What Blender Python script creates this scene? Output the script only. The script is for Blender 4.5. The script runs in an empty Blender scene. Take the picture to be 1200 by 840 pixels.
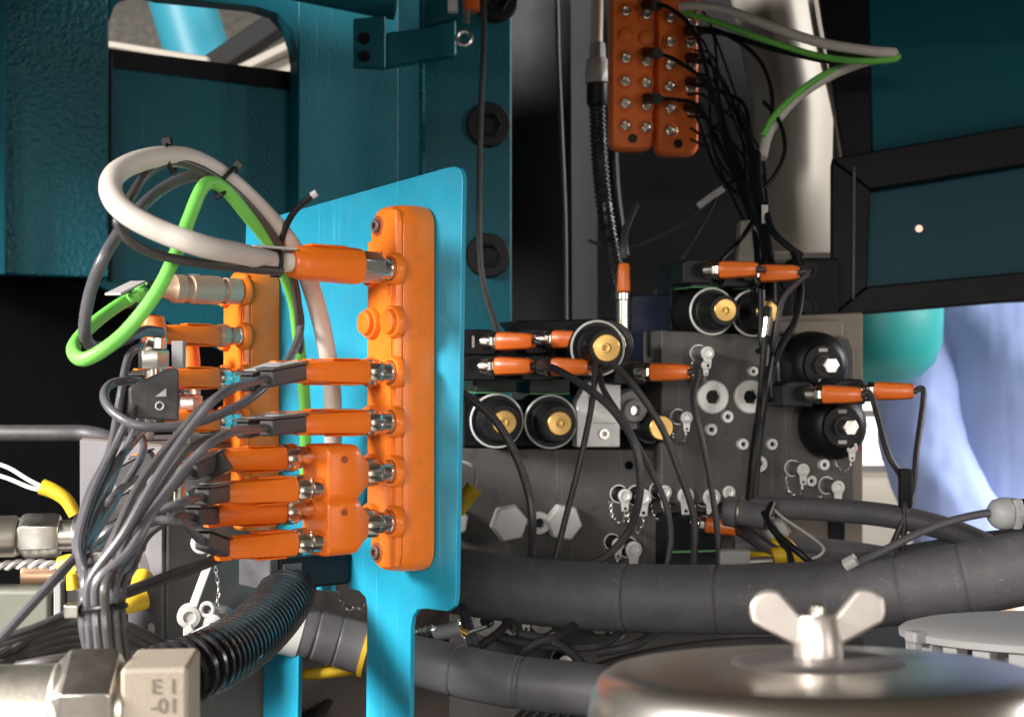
import bpy, bmesh, math, random
from mathutils import Vector, Matrix
random.seed(7)
R = math.radians
scene = bpy.context.scene
col = scene.collection
# ------------------------------------------------------------ camera, world, lights
CZ = 1.30                      # camera height above the hall floor
F = 1650.0                     # focal length in pixels of a 1200 px wide picture
cam = bpy.data.cameras.new('camera')
camo = bpy.data.objects.new('camera', cam); col.objects.link(camo)
camo.location = (0, 0, CZ); camo.rotation_euler = (R(90), 0, 0)
cam.sensor_width = 36; cam.lens = F / 1200 * 36
cam.clip_start = 0.02; cam.clip_end = 60
cam.dof.use_dof = True; cam.dof.focus_distance = 0.80; cam.dof.aperture_fstop = 19
scene.camera = camo
w = bpy.data.worlds.new('World'); scene.world = w; w.use_nodes = True
w.node_tree.nodes['Background'].inputs[0].default_value = (0.80, 0.80, 0.82, 1)
w.node_tree.nodes['Background'].inputs[1].default_value = 0.075

def area(name, loc, target, sx, sy, power, color=(1, 1, 1)):
    l = bpy.data.lights.new(name, 'AREA'); l.shape = 'RECTANGLE'; l.size = sx; l.size_y = sy
    l.energy = power; l.color = color
    o = bpy.data.objects.new(name, l); col.objects.link(o); o.location = loc
    d = Vector(target) - Vector(loc)
    o.rotation_euler = d.to_track_quat('-Z', 'Y').to_euler()
    return o
# daylight through the hall door, left of the camera
area('hall_door_daylight', (-1.85, -0.30, CZ + 0.92), (-0.1, 0.75, CZ - 0.12), 0.7, 0.7, 205, (1.0, 0.97, 0.93))
# added fill lights behind the camera and behind the machine, no seen source
area('hall_lamp_front', (-0.7, -2.7, CZ + 0.50), (0.1, 0.9, CZ - 0.15), 1.6, 0.5, 62, (1.0, 0.95, 0.89))  # added broad fill for the fronts of the parts
area('hall_lamp_right', (1.65, -1.25, CZ - 0.10), (-0.1, 1.1, CZ - 0.1), 0.6, 0.6, 10, (1.0, 0.95, 0.90))  # added to give glints on the wall plate and the hose
area('hall_lamp_back', (2.3, 1.55, CZ + 0.8), (0.75, 2.2, CZ - 0.1), 0.9, 0.9, 100, (1.0, 0.97, 0.92))  # added to brighten the person and the post
area('hall_lamp_far', (-0.9, 2.7, CZ + 0.9), (-0.75, 3.0, CZ + 1.4), 0.8, 0.8, 14, (1.0, 0.95, 0.88))  # added to brighten the roof shapes in the cut-out
vs = scene.view_settings
vs.view_transform = 'Standard'; vs.look = 'None'; vs.exposure = 0.22; vs.gamma = 1.0
scene.render.engine = 'CYCLES'
scene.cycles.use_denoising = True
scene.cycles.max_bounces = 6
scene.render.film_transparent = False

# ------------------------------------------------------------ materials
def mat(name, rgb, rough=0.5, metal=0.0, var=0.12, nscale=60, bump=0.0, bscale=300, rvar=0.1, trans=0.0, coat=0.0, dust=0.0, emit=0.0, bdist=0.001, sss=0.0, stretch=None, wear=0.0, wearrgb=(.5,.5,.5), spec=.5, chips=None, chiprgb=(.3, .3, .29), scratch=None):
    m = bpy.data.materials.new(name); m.use_nodes = True
    nt = m.node_tree; b = nt.nodes['Principled BSDF']; L = nt.links.new
    b.inputs['Specular IOR Level'].default_value = spec
    tc = nt.nodes.new('ShaderNodeTexCoord')
    src = tc.outputs['Object']
    if stretch:
        mp = nt.nodes.new('ShaderNodeMapping'); mp.inputs['Scale'].default_value = stretch
        L(src, mp.inputs['Vector']); src = mp.outputs['Vector']
    n = nt.nodes.new('ShaderNodeTexNoise'); n.inputs['Scale'].default_value = nscale; n.inputs['Detail'].default_value = 6
    n.inputs['Roughness'].default_value = 0.65
    L(src, n.inputs['Vector'])
    mx = nt.nodes.new('ShaderNodeMix'); mx.data_type = 'RGBA'
    mx.inputs['A'].default_value = tuple(c * (1 - var) for c in rgb) + (1,)
    mx.inputs['B'].default_value = tuple(min(1, c * (1 + var)) for c in rgb) + (1,)
    L(n.outputs['Fac'], mx.inputs['Factor'])
    out = mx.outputs['Result']
    if dust or wear:
        n2 = nt.nodes.new('ShaderNodeTexNoise'); n2.inputs['Scale'].default_value = nscale * 2.3; n2.inputs['Detail'].default_value = 8
        n2.inputs['Roughness'].default_value = 0.75
        L(src, n2.inputs['Vector'])
        rp = nt.nodes.new('ShaderNodeMapRange'); rp.inputs['From Min'].default_value = 0.5; rp.inputs['From Max'].default_value = 0.78
        rp.inputs['To Max'].default_value = dust or wear
        L(n2.outputs['Fac'], rp.inputs['Value'])
        m2 = nt.nodes.new('ShaderNodeMix'); m2.data_type = 'RGBA'
        m2.inputs['B'].default_value = ((0.32, 0.29, 0.26, 1) if dust else tuple(wearrgb) + (1,))
        L(out, m2.inputs['A']); L(rp.outputs['Result'], m2.inputs['Factor']); out = m2.outputs['Result']
    def layer(vec, scale, det, lo, hi, amt, rgb2, o_):
        nn = nt.nodes.new('ShaderNodeTexNoise'); nn.inputs['Scale'].default_value = scale; nn.inputs['Detail'].default_value = det
        L(vec, nn.inputs['Vector'])
        r2 = nt.nodes.new('ShaderNodeMapRange'); r2.inputs['From Min'].default_value = lo; r2.inputs['From Max'].default_value = hi; r2.inputs['To Max'].default_value = amt
        L(nn.outputs['Fac'], r2.inputs['Value'])
        m3 = nt.nodes.new('ShaderNodeMix'); m3.data_type = 'RGBA'; m3.inputs['B'].default_value = tuple(rgb2) + (1,)
        L(o_, m3.inputs['A']); L(r2.outputs['Result'], m3.inputs['Factor']); return m3.outputs['Result']
    if chips: out = layer(src, chips[0], 4, chips[1], chips[1] + .03, chips[2], chiprgb, out)
    if scratch:
        for rot in ((.3, .2, .9), (1.2, .5, .2)):
            mp2 = nt.nodes.new('ShaderNodeMapping'); mp2.inputs['Rotation'].default_value = rot; mp2.inputs['Scale'].default_value = (scratch[0], scratch[0] * .025, scratch[0])
            L(tc.outputs['Object'], mp2.inputs['Vector'])
            out = layer(mp2.outputs['Vector'], 1.0, 2, scratch[1], scratch[1] + .05, scratch[2], tuple(min(1, c * 1.5 + .06) for c in rgb), out)
    L(out, b.inputs['Base Color'])
    rr = nt.nodes.new('ShaderNodeMapRange')
    rr.inputs['To Min'].default_value = max(0.02, rough - rvar); rr.inputs['To Max'].default_value = min(1, rough + rvar)
    L(n.outputs['Fac'], rr.inputs['Value']); L(rr.outputs['Result'], b.inputs['Roughness'])
    b.inputs['Metallic'].default_value = metal
    b.inputs['Transmission Weight'].default_value = trans
    b.inputs['Coat Weight'].default_value = coat
    if sss:
        b.inputs['Subsurface Weight'].default_value = sss; b.inputs['Subsurface Scale'].default_value = 0.003
    if bump:
        nb = nt.nodes.new('ShaderNodeTexNoise'); nb.inputs['Scale'].default_value = bscale; nb.inputs['Detail'].default_value = 3
        L(src, nb.inputs['Vector'])
        bp = nt.nodes.new('ShaderNodeBump'); bp.inputs['Strength'].default_value = bump; bp.inputs['Distance'].default_value = bdist
        L(nb.outputs['Fac'], bp.inputs['Height']); L(bp.outputs['Normal'], b.inputs['Normal'])
    if emit:
        b.inputs['Emission Color'].default_value = tuple(rgb) + (1,); b.inputs['Emission Strength'].default_value = emit
    return m
M = {}
M['orange'] = mat('orange_plastic', (0.86, 0.200, 0.016), 0.32, var=0.12, bump=0.10, bscale=1400, bdist=.0004, wear=0.45, wearrgb=(.45, .13, .03), nscale=60, chips=(420, .69, .5), chiprgb=(.28, .09, .03), scratch=(600, .70, .3))
M['orange_grip'] = mat('orange_grip_plastic', (0.82, 0.170, 0.010), 0.36, var=0.10, bump=0.06, bscale=900, bdist=.0004, nscale=50)
M['orange_far'] = mat('dusty_orange_plastic', (0.76, 0.155, 0.016), 0.32, var=0.15, nscale=60)  # slightly deeper orange for the more distant plugs and boxes
M['cyan'] = mat('cyan_paint', (0.013, 0.30, 0.46), 0.40, var=0.16, nscale=22, bump=0.18, bscale=420, bdist=.0006, wear=0.45, wearrgb=(.07, .28, .38), chips=(160, .70, .8), chiprgb=(.10, .30, .36), scratch=(500, .68, .5))
M['cyan_edge'] = mat('cyan_paint_worn_edge', (0.06, 0.40, 0.52), 0.5, var=0.3, nscale=200)
M['teal'] = mat('teal_machine_paint', (0.002, 0.100, 0.136), 0.42, var=0.15, nscale=8, bump=0.55, bscale=330, bdist=.0012, spec=.3, wear=.35, wearrgb=(.008, .085, .10), chips=(70, .72, .5), chiprgb=(.02, .05, .06), scratch=(260, .70, .35))
M['teal_rough'] = mat('teal_hammered_paint', (0.002, 0.105, 0.140), 0.40, var=0.2, nscale=8, bump=1.0, bscale=170, bdist=.003, spec=.45)
M['teal_dark'] = mat('dark_teal_paint', (0.002, 0.095, 0.130), 0.6, var=0.2, nscale=10, bump=0.4, bscale=300, spec=.2)
M['tank'] = mat('teal_tank_paint', (0.01, 0.24, 0.24), 0.4, var=0.1, nscale=6, bump=.15, bscale=200)
M['black'] = mat('black_plastic', (0.007, 0.007, 0.008), 0.45, var=0.3, nscale=80, spec=.3)
M['black_frame'] = mat('black_frame_paint', (0.008, 0.0075, 0.009), 0.55, var=0.3, nscale=30, bump=.2, spec=.2)
M['black_wall'] = mat('dark_grey_panel', (0.016, 0.015, 0.016), 0.7, var=0.25, nscale=9, bump=.15, bscale=240, spec=.2)
M['void'] = mat('dark_cavity_lining', (0.0030, 0.0032, 0.0038), 0.9, var=0.4, nscale=12, bump=.5, bscale=160, spec=.05)  # near-black colour stands for the cavity's deep shade
M['cable_grey'] = mat('grey_cable_jacket', (0.085, 0.082, 0.092), 0.30, var=0.15, nscale=120, dust=.12)
M['cable_dark'] = mat('dark_cable_jacket', (0.038, 0.035, 0.037), 0.5, var=0.3, nscale=120, dust=.12)
M['cable_mid'] = mat('taupe_cable_jacket', (0.060, 0.053, 0.053), 0.4, var=0.15, nscale=120)
M['cable_white'] = mat('beige_white_cable_jacket', (0.62, 0.57, 0.52), 0.5, var=0.06, nscale=70)
M['cable_green'] = mat('green_cable_jacket', (0.17, 0.56, 0.09), 0.5, var=0.08, nscale=70)
M['rubber'] = mat('dusty_black_rubber', (0.105, 0.101, 0.110), 0.6, var=0.25, nscale=35, bump=.25, bscale=900, bdist=.0005, dust=.22, chips=(240, .70, .6), chiprgb=(.26, .25, .25), scratch=(200, .68, .3))
M['rubber_grey'] = mat('grey_rubber_wrap', (0.12, 0.115, 0.125), 0.5, var=0.12, nscale=40, bump=.15, bscale=800, bdist=.0004, dust=.15)
M['conduit'] = mat('black_corrugated_plastic', (0.014, 0.013, 0.014), 0.28, var=0.2, nscale=60)
M['steel'] = mat('zinc_plated_steel', (0.60, 0.575, 0.53), 0.32, metal=1.0, var=0.12, nscale=90, rvar=.12, bump=.06, bscale=900, bdist=.0003)
M['nickel'] = mat('nickel_plating', (0.78, 0.70, 0.60), 0.24, metal=1.0, var=0.08, nscale=120, rvar=.08)
M['satin'] = mat('satin_steel', (0.60, 0.56, 0.49), 0.40, metal=1.0, var=0.10, nscale=60, bump=.15, bscale=500, bdist=.0004)
M['cast'] = mat('stamped_steel_face', (0.33, 0.285, 0.23), 0.62, metal=.35, var=0.10, nscale=220, bump=.5, bscale=1600, bdist=.0004)
M['plated'] = mat('pale_plated_steel', (0.76, 0.75, 0.72), 0.40, metal=.2, var=0.15, nscale=140, bump=.1, bscale=700)
M['chrome'] = mat('polished_can_metal', (0.74, 0.70, 0.65), 0.30, metal=1.0, var=0.05, nscale=25, rvar=.04)
M['dullmetal'] = mat('dull_dark_washer_metal', (0.22, 0.20, 0.20), 0.5, metal=.8, var=.1)
M['khaki'] = mat('khaki_grey_paint', (0.13, 0.13, 0.105), .45, var=.12)
M['glandgrey'] = mat('pale_gland_plastic', (0.42, 0.42, 0.42), .4, var=.08)
M['wing'] = mat('pale_wing_nut_zinc', (0.66, 0.60, 0.55), 0.36, metal=.8, var=.06)
M['brass'] = mat('brass', (0.62, 0.38, 0.12), 0.34, metal=.8, var=0.1, nscale=150)
M['copper'] = mat('coppery_fitting', (0.60, 0.36, 0.23), 0.40, metal=.55, var=0.15, nscale=90)
M['rosesteel'] = mat('warm_nickel_barrel', (0.60, 0.40, 0.28), 0.42, metal=.45, var=0.12, nscale=90)
M['manifold'] = mat('dark_phosphated_block', (0.078, 0.073, 0.069), 0.58, var=0.22, nscale=26, bump=.2, bscale=500, bdist=.0004, wear=.4, wearrgb=(.15,.135,.12), chips=(55, .64, .45), chiprgb=(.05, .042, .036), scratch=(300, .66, .4))
M['beige'] = mat('beige_grey_plate', (0.24, 0.20, 0.16), 0.55, var=0.15, nscale=20)
M['blockgrey'] = mat('light_grey_block', (0.125, 0.118, 0.122), 0.5, var=0.10, nscale=30, bump=.12, bscale=500)  # lit copy of the block colour, for its left face
M['blockside'] = mat('taupe_block', (0.105, 0.082, 0.070), 0.6, var=0.2, nscale=30, bump=.15, bscale=500)  # deeper copy, painting the shade on the block's other sides
M['white_plastic'] = mat('translucent_white_plastic', (0.44, 0.43, 0.41), 0.4, var=0.06, sss=.3)
M['pale_plastic'] = mat('pale_grey_plastic', (0.25, 0.245, 0.245), 0.5, var=0.08)
M['yellow'] = mat('yellow_plastic_cap', (0.62, 0.41, 0.02), 0.45, var=0.1, sss=.15)
M['label_white'] = mat('cable_label_plate', (0.50, 0.48, 0.46), 0.4, var=0.12)
M['cream'] = mat('cream_sheet_metal', (0.29, 0.255, 0.21), 0.55, var=0.08, nscale=6, bump=.05)
M['overall'] = mat('blue_workwear_cloth', (0.30, 0.38, 0.70), 0.85, var=0.12, nscale=12, bump=.4, bscale=7, bdist=.05, stretch=(1, 1, .25))
M['skin'] = mat('skin', (0.55, 0.36, 0.27), 0.5, var=0.08)
M['hair'] = mat('dark_hair', (0.03, 0.02, 0.015), 0.6)
M['floor'] = mat('hall_concrete', (0.42, 0.38, 0.33), 0.6, var=0.12, nscale=3)
M['hallwall'] = mat('hall_wall_paint', (0.72, 0.68, 0.60), 0.7, var=0.06, nscale=2)
M['window'] = mat('lit_hall_window', (1.0, 0.97, 0.92), 0.4, var=0, emit=1.3)
M['lamp'] = mat('lit_indicator_lamp', (1.0, 0.55, 0.42), 0.4, var=0, emit=1.0)  # glow standing for a pinkish reflection
M['greenline'] = mat('green_gasket', (0.10, 0.30, 0.10), 0.5)
M['darkgreen'] = mat('dark_green_coil_sleeve', (0.012, 0.022, 0.016), 0.55)
M['navy'] = mat('dark_blue_paint', (0.004, 0.008, 0.035), 0.5)
M['redtag'] = mat('red_marking', (0.5, 0.05, 0.04), 0.5)
M['ink'] = mat('dark_stamp_ink', (0.16, 0.13, 0.105), 0.7)
M['oink'] = mat('moulded_mark', (0.30, 0.06, 0.012), 0.6)  # darker orange, also painting the shade of the screw pockets
M['glasspanel'] = mat('dark_teal_window_pane', (0.002, 0.06, 0.085), 0.5, var=.1, nscale=5, bump=.1, bscale=300, spec=.2)
M['ductblue'] = mat('bright_blue_duct', (0.03, 0.24, 0.33), 0.5, var=.15, nscale=5)  # stands for a blue reflection in the roof sheet

# ------------------------------------------------------------ geometry helpers
def P(u, v, Y):
    """point seen at picture position (u, v) of the 1200x840 photo, Y metres deep"""
    return Vector(((u - 600) / F * Y, Y, CZ - (v - 420) / F * Y))
def px(n, Y): return n * Y / F
def frame(o, x, y, z):
    m = Matrix.Identity(4)
    for i, a in enumerate((x, y, z)):
        for k in range(3): m[k][i] = a[k]
    for k in range(3): m[k][3] = o[k]
    return m
def axis_frame(o, z, up=Vector((0, 0, 1))):
    z = Vector(z).normalized()
    if abs(z.dot(up)) > .97: up = Vector((1, 0, 0))
    x = up.cross(z).normalized(); y = z.cross(x)
    return frame(o, x, y, z)
class Plane:
    def __init__(s, o, e1, e2):
        s.o = Vector(o); s.e1 = Vector(e1).normalized()
        e2 = Vector(e2); s.e2 = (e2 - s.e1 * e2.dot(s.e1)).normalized()
        s.n = s.e1.cross(s.e2)
    def hit(s, u, v, h=0.0):
        c = Vector((0, 0, CZ)); d = P(u, v, 1) - c
        t = (s.o + s.n * h - c).dot(s.n) / d.dot(s.n)
        return c + d * t
    def st(s, u, v, h=0.0):
        q = s.hit(u, v, h) - s.o
        return q.dot(s.e1), q.dot(s.e2)
    def pt(s, a, b, h=0.0): return s.o + s.e1 * a + s.e2 * b + s.n * h
    def at(s, u, v, h=0.0): return frame(s.hit(u, v, h), s.e1, s.e2, s.n)
    def fr(s, a, b, h=0.0): return frame(s.pt(a, b, h), s.e1, s.e2, s.n)

def cr(pts, n=8):
    """Catmull-Rom through the points"""
    p = [Vector(q) for q in pts]
    p = [p[0] * 2 - p[1]] + p + [p[-1] * 2 - p[-2]]
    out = []
    for i in range(1, len(p) - 2):
        a, b, c, d = p[i - 1:i + 3]
        for k in range(n):
            t = k / n
            out.append(.5 * ((2 * b) + (c - a) * t + (2 * a - 5 * b + 4 * c - d) * t * t + (3 * b - a - 3 * c + d) * t ** 3))
    out.append(p[-2]); return out
def resample(pts, step):
    out = [pts[0]]; acc = 0
    for a, b in zip(pts, pts[1:]):
        L = (b - a).length
        if L < 1e-9: continue
        pos = step - acc
        while pos <= L:
            out.append(a.lerp(b, pos / L)); pos += step
        acc = L - (pos - step)
    return out
def rrect(x0, y0, x1, y1, r, n=5):
    o = []
    for cx, cy, a in ((x1 - r, y1 - r, 0), (x0 + r, y1 - r, 90), (x0 + r, y0 + r, 180), (x1 - r, y0 + r, 270)):
        for k in range(n + 1):
            t = R(a + 90 * k / n); o.append((cx + r * math.cos(t), cy + r * math.sin(t)))
    return o
class MB:
    def __init__(s): s.v = []; s.f = []
    def add(s, vs, fs, m=None):
        b = len(s.v)
        s.v += [(m @ Vector(q)) if m else Vector(q) for q in vs]
        s.f += [tuple(i + b for i in f) for f in fs]; return s
    def box(s, x0, x1, y0, y1, z0, z1, m=None):
        return s.add([(x, y, z) for x in (x0, x1) for y in (y0, y1) for z in (z0, z1)],
              [(0, 1, 3, 2), (4, 6, 7, 5), (0, 4, 5, 1), (2, 3, 7, 6), (0, 2, 6, 4), (1, 5, 7, 3)], m)
    def loft(s, loops, m=None, cap=True):
        n = len(loops[0]); vs = [q for l in loops for q in l]; fs = []
        for k in range(len(loops) - 1):
            for i in range(n):
                j = (i + 1) % n
                fs.append((k * n + i, k * n + j, (k + 1) * n + j, (k + 1) * n + i))
        if cap:
            fs.append(tuple(range(n))[::-1]); fs.append(tuple((len(loops) - 1) * n + i for i in range(n)))
        return s.add(vs, fs, m)
    def prism(s, outline, z0, z1, m=None):
        return s.loft([[(x, y, z0) for x, y in outline], [(x, y, z1) for x, y in outline]], m)
    def lathe(s, prof, seg=24, m=None, cap=True, lobes=0, lobe=0.0, sq=0.0):
        loops = []
        for r, z in prof:
            l = []
            for i in range(seg):
                t = 2 * math.pi * i / seg
                rr = r * (1 + (lobe * (1 if (i % 2) else -1) if lobes else 0))
                if sq: rr *= 1 / (max(abs(math.cos(t)), abs(math.sin(t))) ** sq)
                l.append((rr * math.cos(t), rr * math.sin(t), z))
            loops.append(l)
        return s.loft(loops, m, cap)
    def tube(s, pts, r, seg=10, cap=True):
        pts = [Vector(p) for p in pts]; n = len(pts)
        rs = r if isinstance(r, (list, tuple)) else [r] * n
        t0 = (pts[1] - pts[0]).normalized()
        up = Vector((0, 0, 1)) if abs(t0.z) < .9 else Vector((1, 0, 0))
        x = (up - t0 * up.dot(t0)).normalized(); loops = []
        for i in range(n):
            t = (pts[min(i + 1, n - 1)] - pts[max(i - 1, 0)])
            t = t.normalized() if t.length > 1e-9 else t0
            x = (x - t * x.dot(t)).normalized(); y = t.cross(x)
            loops.append([pts[i] + (x * math.cos(2 * math.pi * k / seg) + y * math.sin(2 * math.pi * k / seg)) * rs[i] for k in range(seg)])
        return s.loft(loops, None, cap)
    def torus(s, R0, r, seg=28, sub=8, m=None):
        vs = []; fs = []
        for i in range(seg):
            a = 2 * math.pi * i / seg
            for k in range(sub):
                b = 2 * math.pi * k / sub
                vs.append(((R0 + r * math.cos(b)) * math.cos(a), (R0 + r * math.cos(b)) * math.sin(a), r * math.sin(b)))
        for i in range(seg):
            for k in range(sub):
                fs.append((i * sub + k, ((i + 1) % seg) * sub + k, ((i + 1) % seg) * sub + (k + 1) % sub, i * sub + (k + 1) % sub))
        return s.add(vs, fs, m)
    def build(s, name, m, parent=None, world=False, bevel=0.0, bseg=2, ang=35, solid=0):
        me = bpy.data.meshes.new(name)
        vs = s.v
        if world and parent:
            inv = root_matrix(parent).inverted(); vs = [inv @ q for q in vs]
        me.from_pydata([tuple(q) for q in vs], [], s.f)
        bm = bmesh.new(); bm.from_mesh(me); bmesh.ops.recalc_face_normals(bm, faces=bm.faces); bm.to_mesh(me); bm.free()
        me.materials.append(M[m] if isinstance(m, str) else m)
        me.shade_smooth(); me.set_sharp_from_angle(angle=R(ang))
        o = bpy.data.objects.new(name, me); col.objects.link(o)
        if parent: o.parent = parent
        if bevel:
            b = o.modifiers.new('bevel', 'BEVEL'); b.width = bevel; b.segments = bseg; b.limit_method = 'ANGLE'; b.angle_limit = R(38)
            b.harden_normals = True
        return o
def root_matrix(o):
    m = o.matrix_basis.copy()
    while o.parent: o = o.parent; m = o.matrix_basis @ m
    return m
def tag(o, label, cat, group=None, kind=None):
    o['label'] = label; o['category'] = cat
    if group: o['group'] = group
    if kind: o['kind'] = kind
    return o
def struct(o): o['kind'] = 'structure'; return o
def thing(name, label, cat, m=None, group=None):
    o = bpy.data.objects.new(name, None); col.objects.link(o); o.empty_display_size = .02
    if m is not None: o.matrix_basis = m if isinstance(m, Matrix) else Matrix.Translation(m)
    return tag(o, label, cat, group)
def text(body, size, name, m, parent, mtx, extrude=.0002):
    cu = bpy.data.curves.new('text', 'FONT'); cu.body = body; cu.size = size; cu.extrude = extrude; cu.align_x = 'CENTER'; cu.align_y = 'CENTER'
    t = bpy.data.objects.new('text', cu)
    col.objects.link(t)
    dg = bpy.context.evaluated_depsgraph_get()
    me = bpy.data.meshes.new_from_object(t.evaluated_get(dg))
    bpy.data.objects.remove(t)
    me.materials.clear(); me.materials.append(M[m])
    o = bpy.data.objects.new(name, me); col.objects.link(o); o.parent = parent; o.matrix_basis = mtx
    return o
I4 = Matrix.Identity(4)
T = Matrix.Translation

# ------------------------------------------------------------ setting: hall behind the machine
struct(MB().box(-6, 8, -4, 9, -0.05, 0).build('floor', 'floor'))
hw = struct(MB().box(-6, 8, 6.0, 6.1, 0, 4).build('wall_back', 'hallwall'))
hwin = thing('hall_window', 'bright hall window far behind the valve block', 'window', P(1028, 480, 5.9))
MB().box(-.42, .42, -.01, .03, -.24, .20).build('pane', 'window', hwin)
wf = MB()
for z in (-.26, -.03, .20): wf.box(-.46, .46, -.03, .04, z, z + .03)
for x in (-.46, .43): wf.box(x, x + .03, -.029, .039, -.255, .225)
wf.build('frame', 'pale_plastic', hwin)

hd = MB().box(-.66, 1.5, -.60, .96, CZ + .300, CZ + .320)
hd.add([(x, y, CZ + z + dz) for dz in (0, .02) for x in (-1.5, 1.5) for y, z in ((.965, .315), (1.47, .405))], [(0, 1, 3, 2), (4, 6, 7, 5), (0, 2, 6, 4), (1, 5, 7, 3), (0, 4, 5, 1), (2, 3, 7, 6)])
struct(hd.build('machine_hood', 'blockside'))  # unseen hood, placed and shaped to shade the upper back
# ------------------------------------------------------------ teal machine frame at the back left
a = R(28)
WL = Plane(P(128, 300, 1.50), (math.cos(a), math.sin(a), 0), (0, 0, 1))
def outl(pl, pts, h=0): return [pl.st(u, v, h) for u, v in pts]
def thick(pl, pts, h0, h1):
    """outline given in the picture on the front face (height h1), straight back to h0"""
    o = outl(pl, pts, h1); mb = MB()
    return mb.loft([[pl.pt(x, y, h0) for x, y in o], [pl.pt(x, y, h1) for x, y in o]])
fr = thing('machine_frame_wall', 'dark teal painted steel wall with a rounded cut-out near the top', 'machine frame', WL.fr(0, 0))
# rounded opening left and right posts plus the lintel: three welded plates
s348, t0_ = WL.st(349, 60)
thick(WL, [(-90, -120), (128, -120), (128, 326), (-90, 318)], -.03, 0).build('hammered_plate', 'teal_rough', fr, True, .003)
thick(WL, [(349.5, -120), (468, -120), (468, 560), (349.5, 560)], -.03, 0).build('post_plate', 'teal', fr, True, .002)
arc = [(128.4, -120), (128.4, 24), (134, 8), (146, -4), (166, -9), (190, -3)] + [(300, 8), (325, 16), (341, 34), (348, 58), (349.1, 70), (349.1, -120)]
thick(WL, arc, -.03, -.0004).build('lintel_plate', 'teal_dark', fr, True, .001)
pn = thing('recessed_door_panel', 'flat dark teal door panel filling the rounded cut-out below its bright gap', 'panel', WL.fr(0, 0, -.05))
thick(WL, [(110, 77), (372, 110), (372, 470), (110, 332)], -.05, -.036).build('sheet', 'teal', pn, True, .002)
thick(WL, [(110, 55), (372, 88), (372, 118), (110, 86)], -.066, -.0502).build('top_flange', 'black_frame', pn, True, .001)
for u0 in (129.6, 348.0): MB().tube([WL.hit(u0, 62 if u0 < 200 else 90, -.030), WL.hit(u0, 330, -.030)], .0022, 8).build('seal', 'black', pn, True)  # black tubes paint the shade of the gaps beside the panel
# left neighbour column
lc = MB().box(0, 0, 0, 0, 0, 0)
thick(WL, [(-90, -120), (6, -120), (7, 322), (-90, 322)], .0005, .03).build('edge_column', 'teal_dark', fr, True, .002)
# black sheets put the shade of the cavity below in their colour
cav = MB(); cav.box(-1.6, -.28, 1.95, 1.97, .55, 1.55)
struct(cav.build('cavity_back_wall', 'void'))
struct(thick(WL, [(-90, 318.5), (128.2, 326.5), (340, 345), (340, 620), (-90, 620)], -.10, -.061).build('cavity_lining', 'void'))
bar = MB().tube(cr([P(-40, 508, 1.2), P(60, 508, 1.2), P(105, 509, 1.2), P(135, 520, 1.18), P(150, 545, 1.16)]), .0075, 14)
tag(bar.build('bent_steel_tube', 'cable_dark'), 'dull grey bent tube crossing the black opening at the left', 'tube')
# second column (nearer, to the right of a dark gap)
tc2 = thing('bolted_teal_column', 'teal column with three black socket bolts between the wall and the dark panel', 'column', P(545, 420, 1.62))
CL = Plane(P(545, 300, 1.50), (1, 0.10, 0), (0, 0, 1))
thick(CL, [(495, -120), (600, -120), (600, 620), (495, 620)], -.06, 0).build('plate', 'teal', tc2, True, .003)
thick(WL, [(468.3, -120), (520, -120), (520, 560), (468.3, 560)], -.08, -.05).build('rear_gusset', 'teal_dark', tc2, True)
for (u, v) in ((581, 2), (572, 148), (571, 300)):
    m = tc2.matrix_basis.inverted() @ CL.at(u, v)
    b = MB().lathe([(.0235, -.001), (.0235, .010), (.022, .012), (.013, .012), (.0125, .003), (.0002, .003)], 28, m).build('socket_bolt', 'black', tc2)
    MB().torus(.0125, .0022, 6, 6, m @ T((0, 0, .012))).build('socket_rim', 'black_frame', b)
# welded cross lug with two holes
lug = MB(); thick_l = thick(CL, [(414, 22), (452, 18), (452, 80), (414, 78)], .004, .018); thick_l.build('hinge_plate', 'teal', tc2, True, .002)
for v in (46, 67):
    MB().lathe([(.0062, 0), (.0062, .004), (.0045, .004), (.0045, .001), (.0001, .001)], 18, tc2.matrix_basis.inverted() @ CL.at(427, v, .018)).build('screw', 'black_frame', tc2)
thick(CL, [(452.2, 38), (500, 32), (535, 22), (535, 66), (500, 70), (452.2, 78)], -.001, .012).build('cross_bar', 'teal', tc2, True, .003)
# rounded pipe edge along the lintel
pe = MB().tube(cr([P(330, -14, 1.50), P(390, -2, 1.50), P(440, 8, 1.50), P(463, 12, 1.50)]), .011, 14)
tag(pe.build('lintel_pipe', 'teal_dark'), 'dark teal round pipe along the top of the frame wall', 'pipe')
def weld(pts, r, m='teal_dark'):
    c = resample(cr(pts, 10), r * .45)
    return MB().tube(c, [r * (.85 + .3 * ((k % 5) / 4) + random.uniform(-.12, .12)) for k in range(len(c))], 9).build('weld_bead', m, tc2, True)
weld([CL.hit(494.5, -60, .0), CL.hit(494.5, 120, .0), CL.hit(494.5, 330, .0)], .0030)
weld([CL.hit(452, 79, .004), CL.hit(476, 75, .004), CL.hit(500, 71, .003)], .0026)
# ring lug hanging from a fitting
rl = thing('cable_lug', 'silver ring cable lug hanging from an orange terminal in front of the teal column', 'cable lug', P(546, 10, 1.40))
MB().tube([P(552, -20, 1.40), P(553, 14, 1.40)], .0085, 12).build('terminal', 'orange_far', rl, True)
MB().box(*[k for k in (-.018, -.008)], -.006, .006, -.004, .02).build('clamp', 'plated', rl, bevel=.001)
MB().tube([P(547, 12, 1.395), P(546, 28, 1.395)], .0035, 10).build('crimp', 'steel', rl, True)
MB().torus(.0068, .0026, 20, 8, rl.matrix_basis.inverted() @ frame(P(544, 45, 1.395), Vector((1, 0, 0)), Vector((0, 0, 1)), Vector((0, -1, 0)))).build('ring', 'steel', rl)

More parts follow.
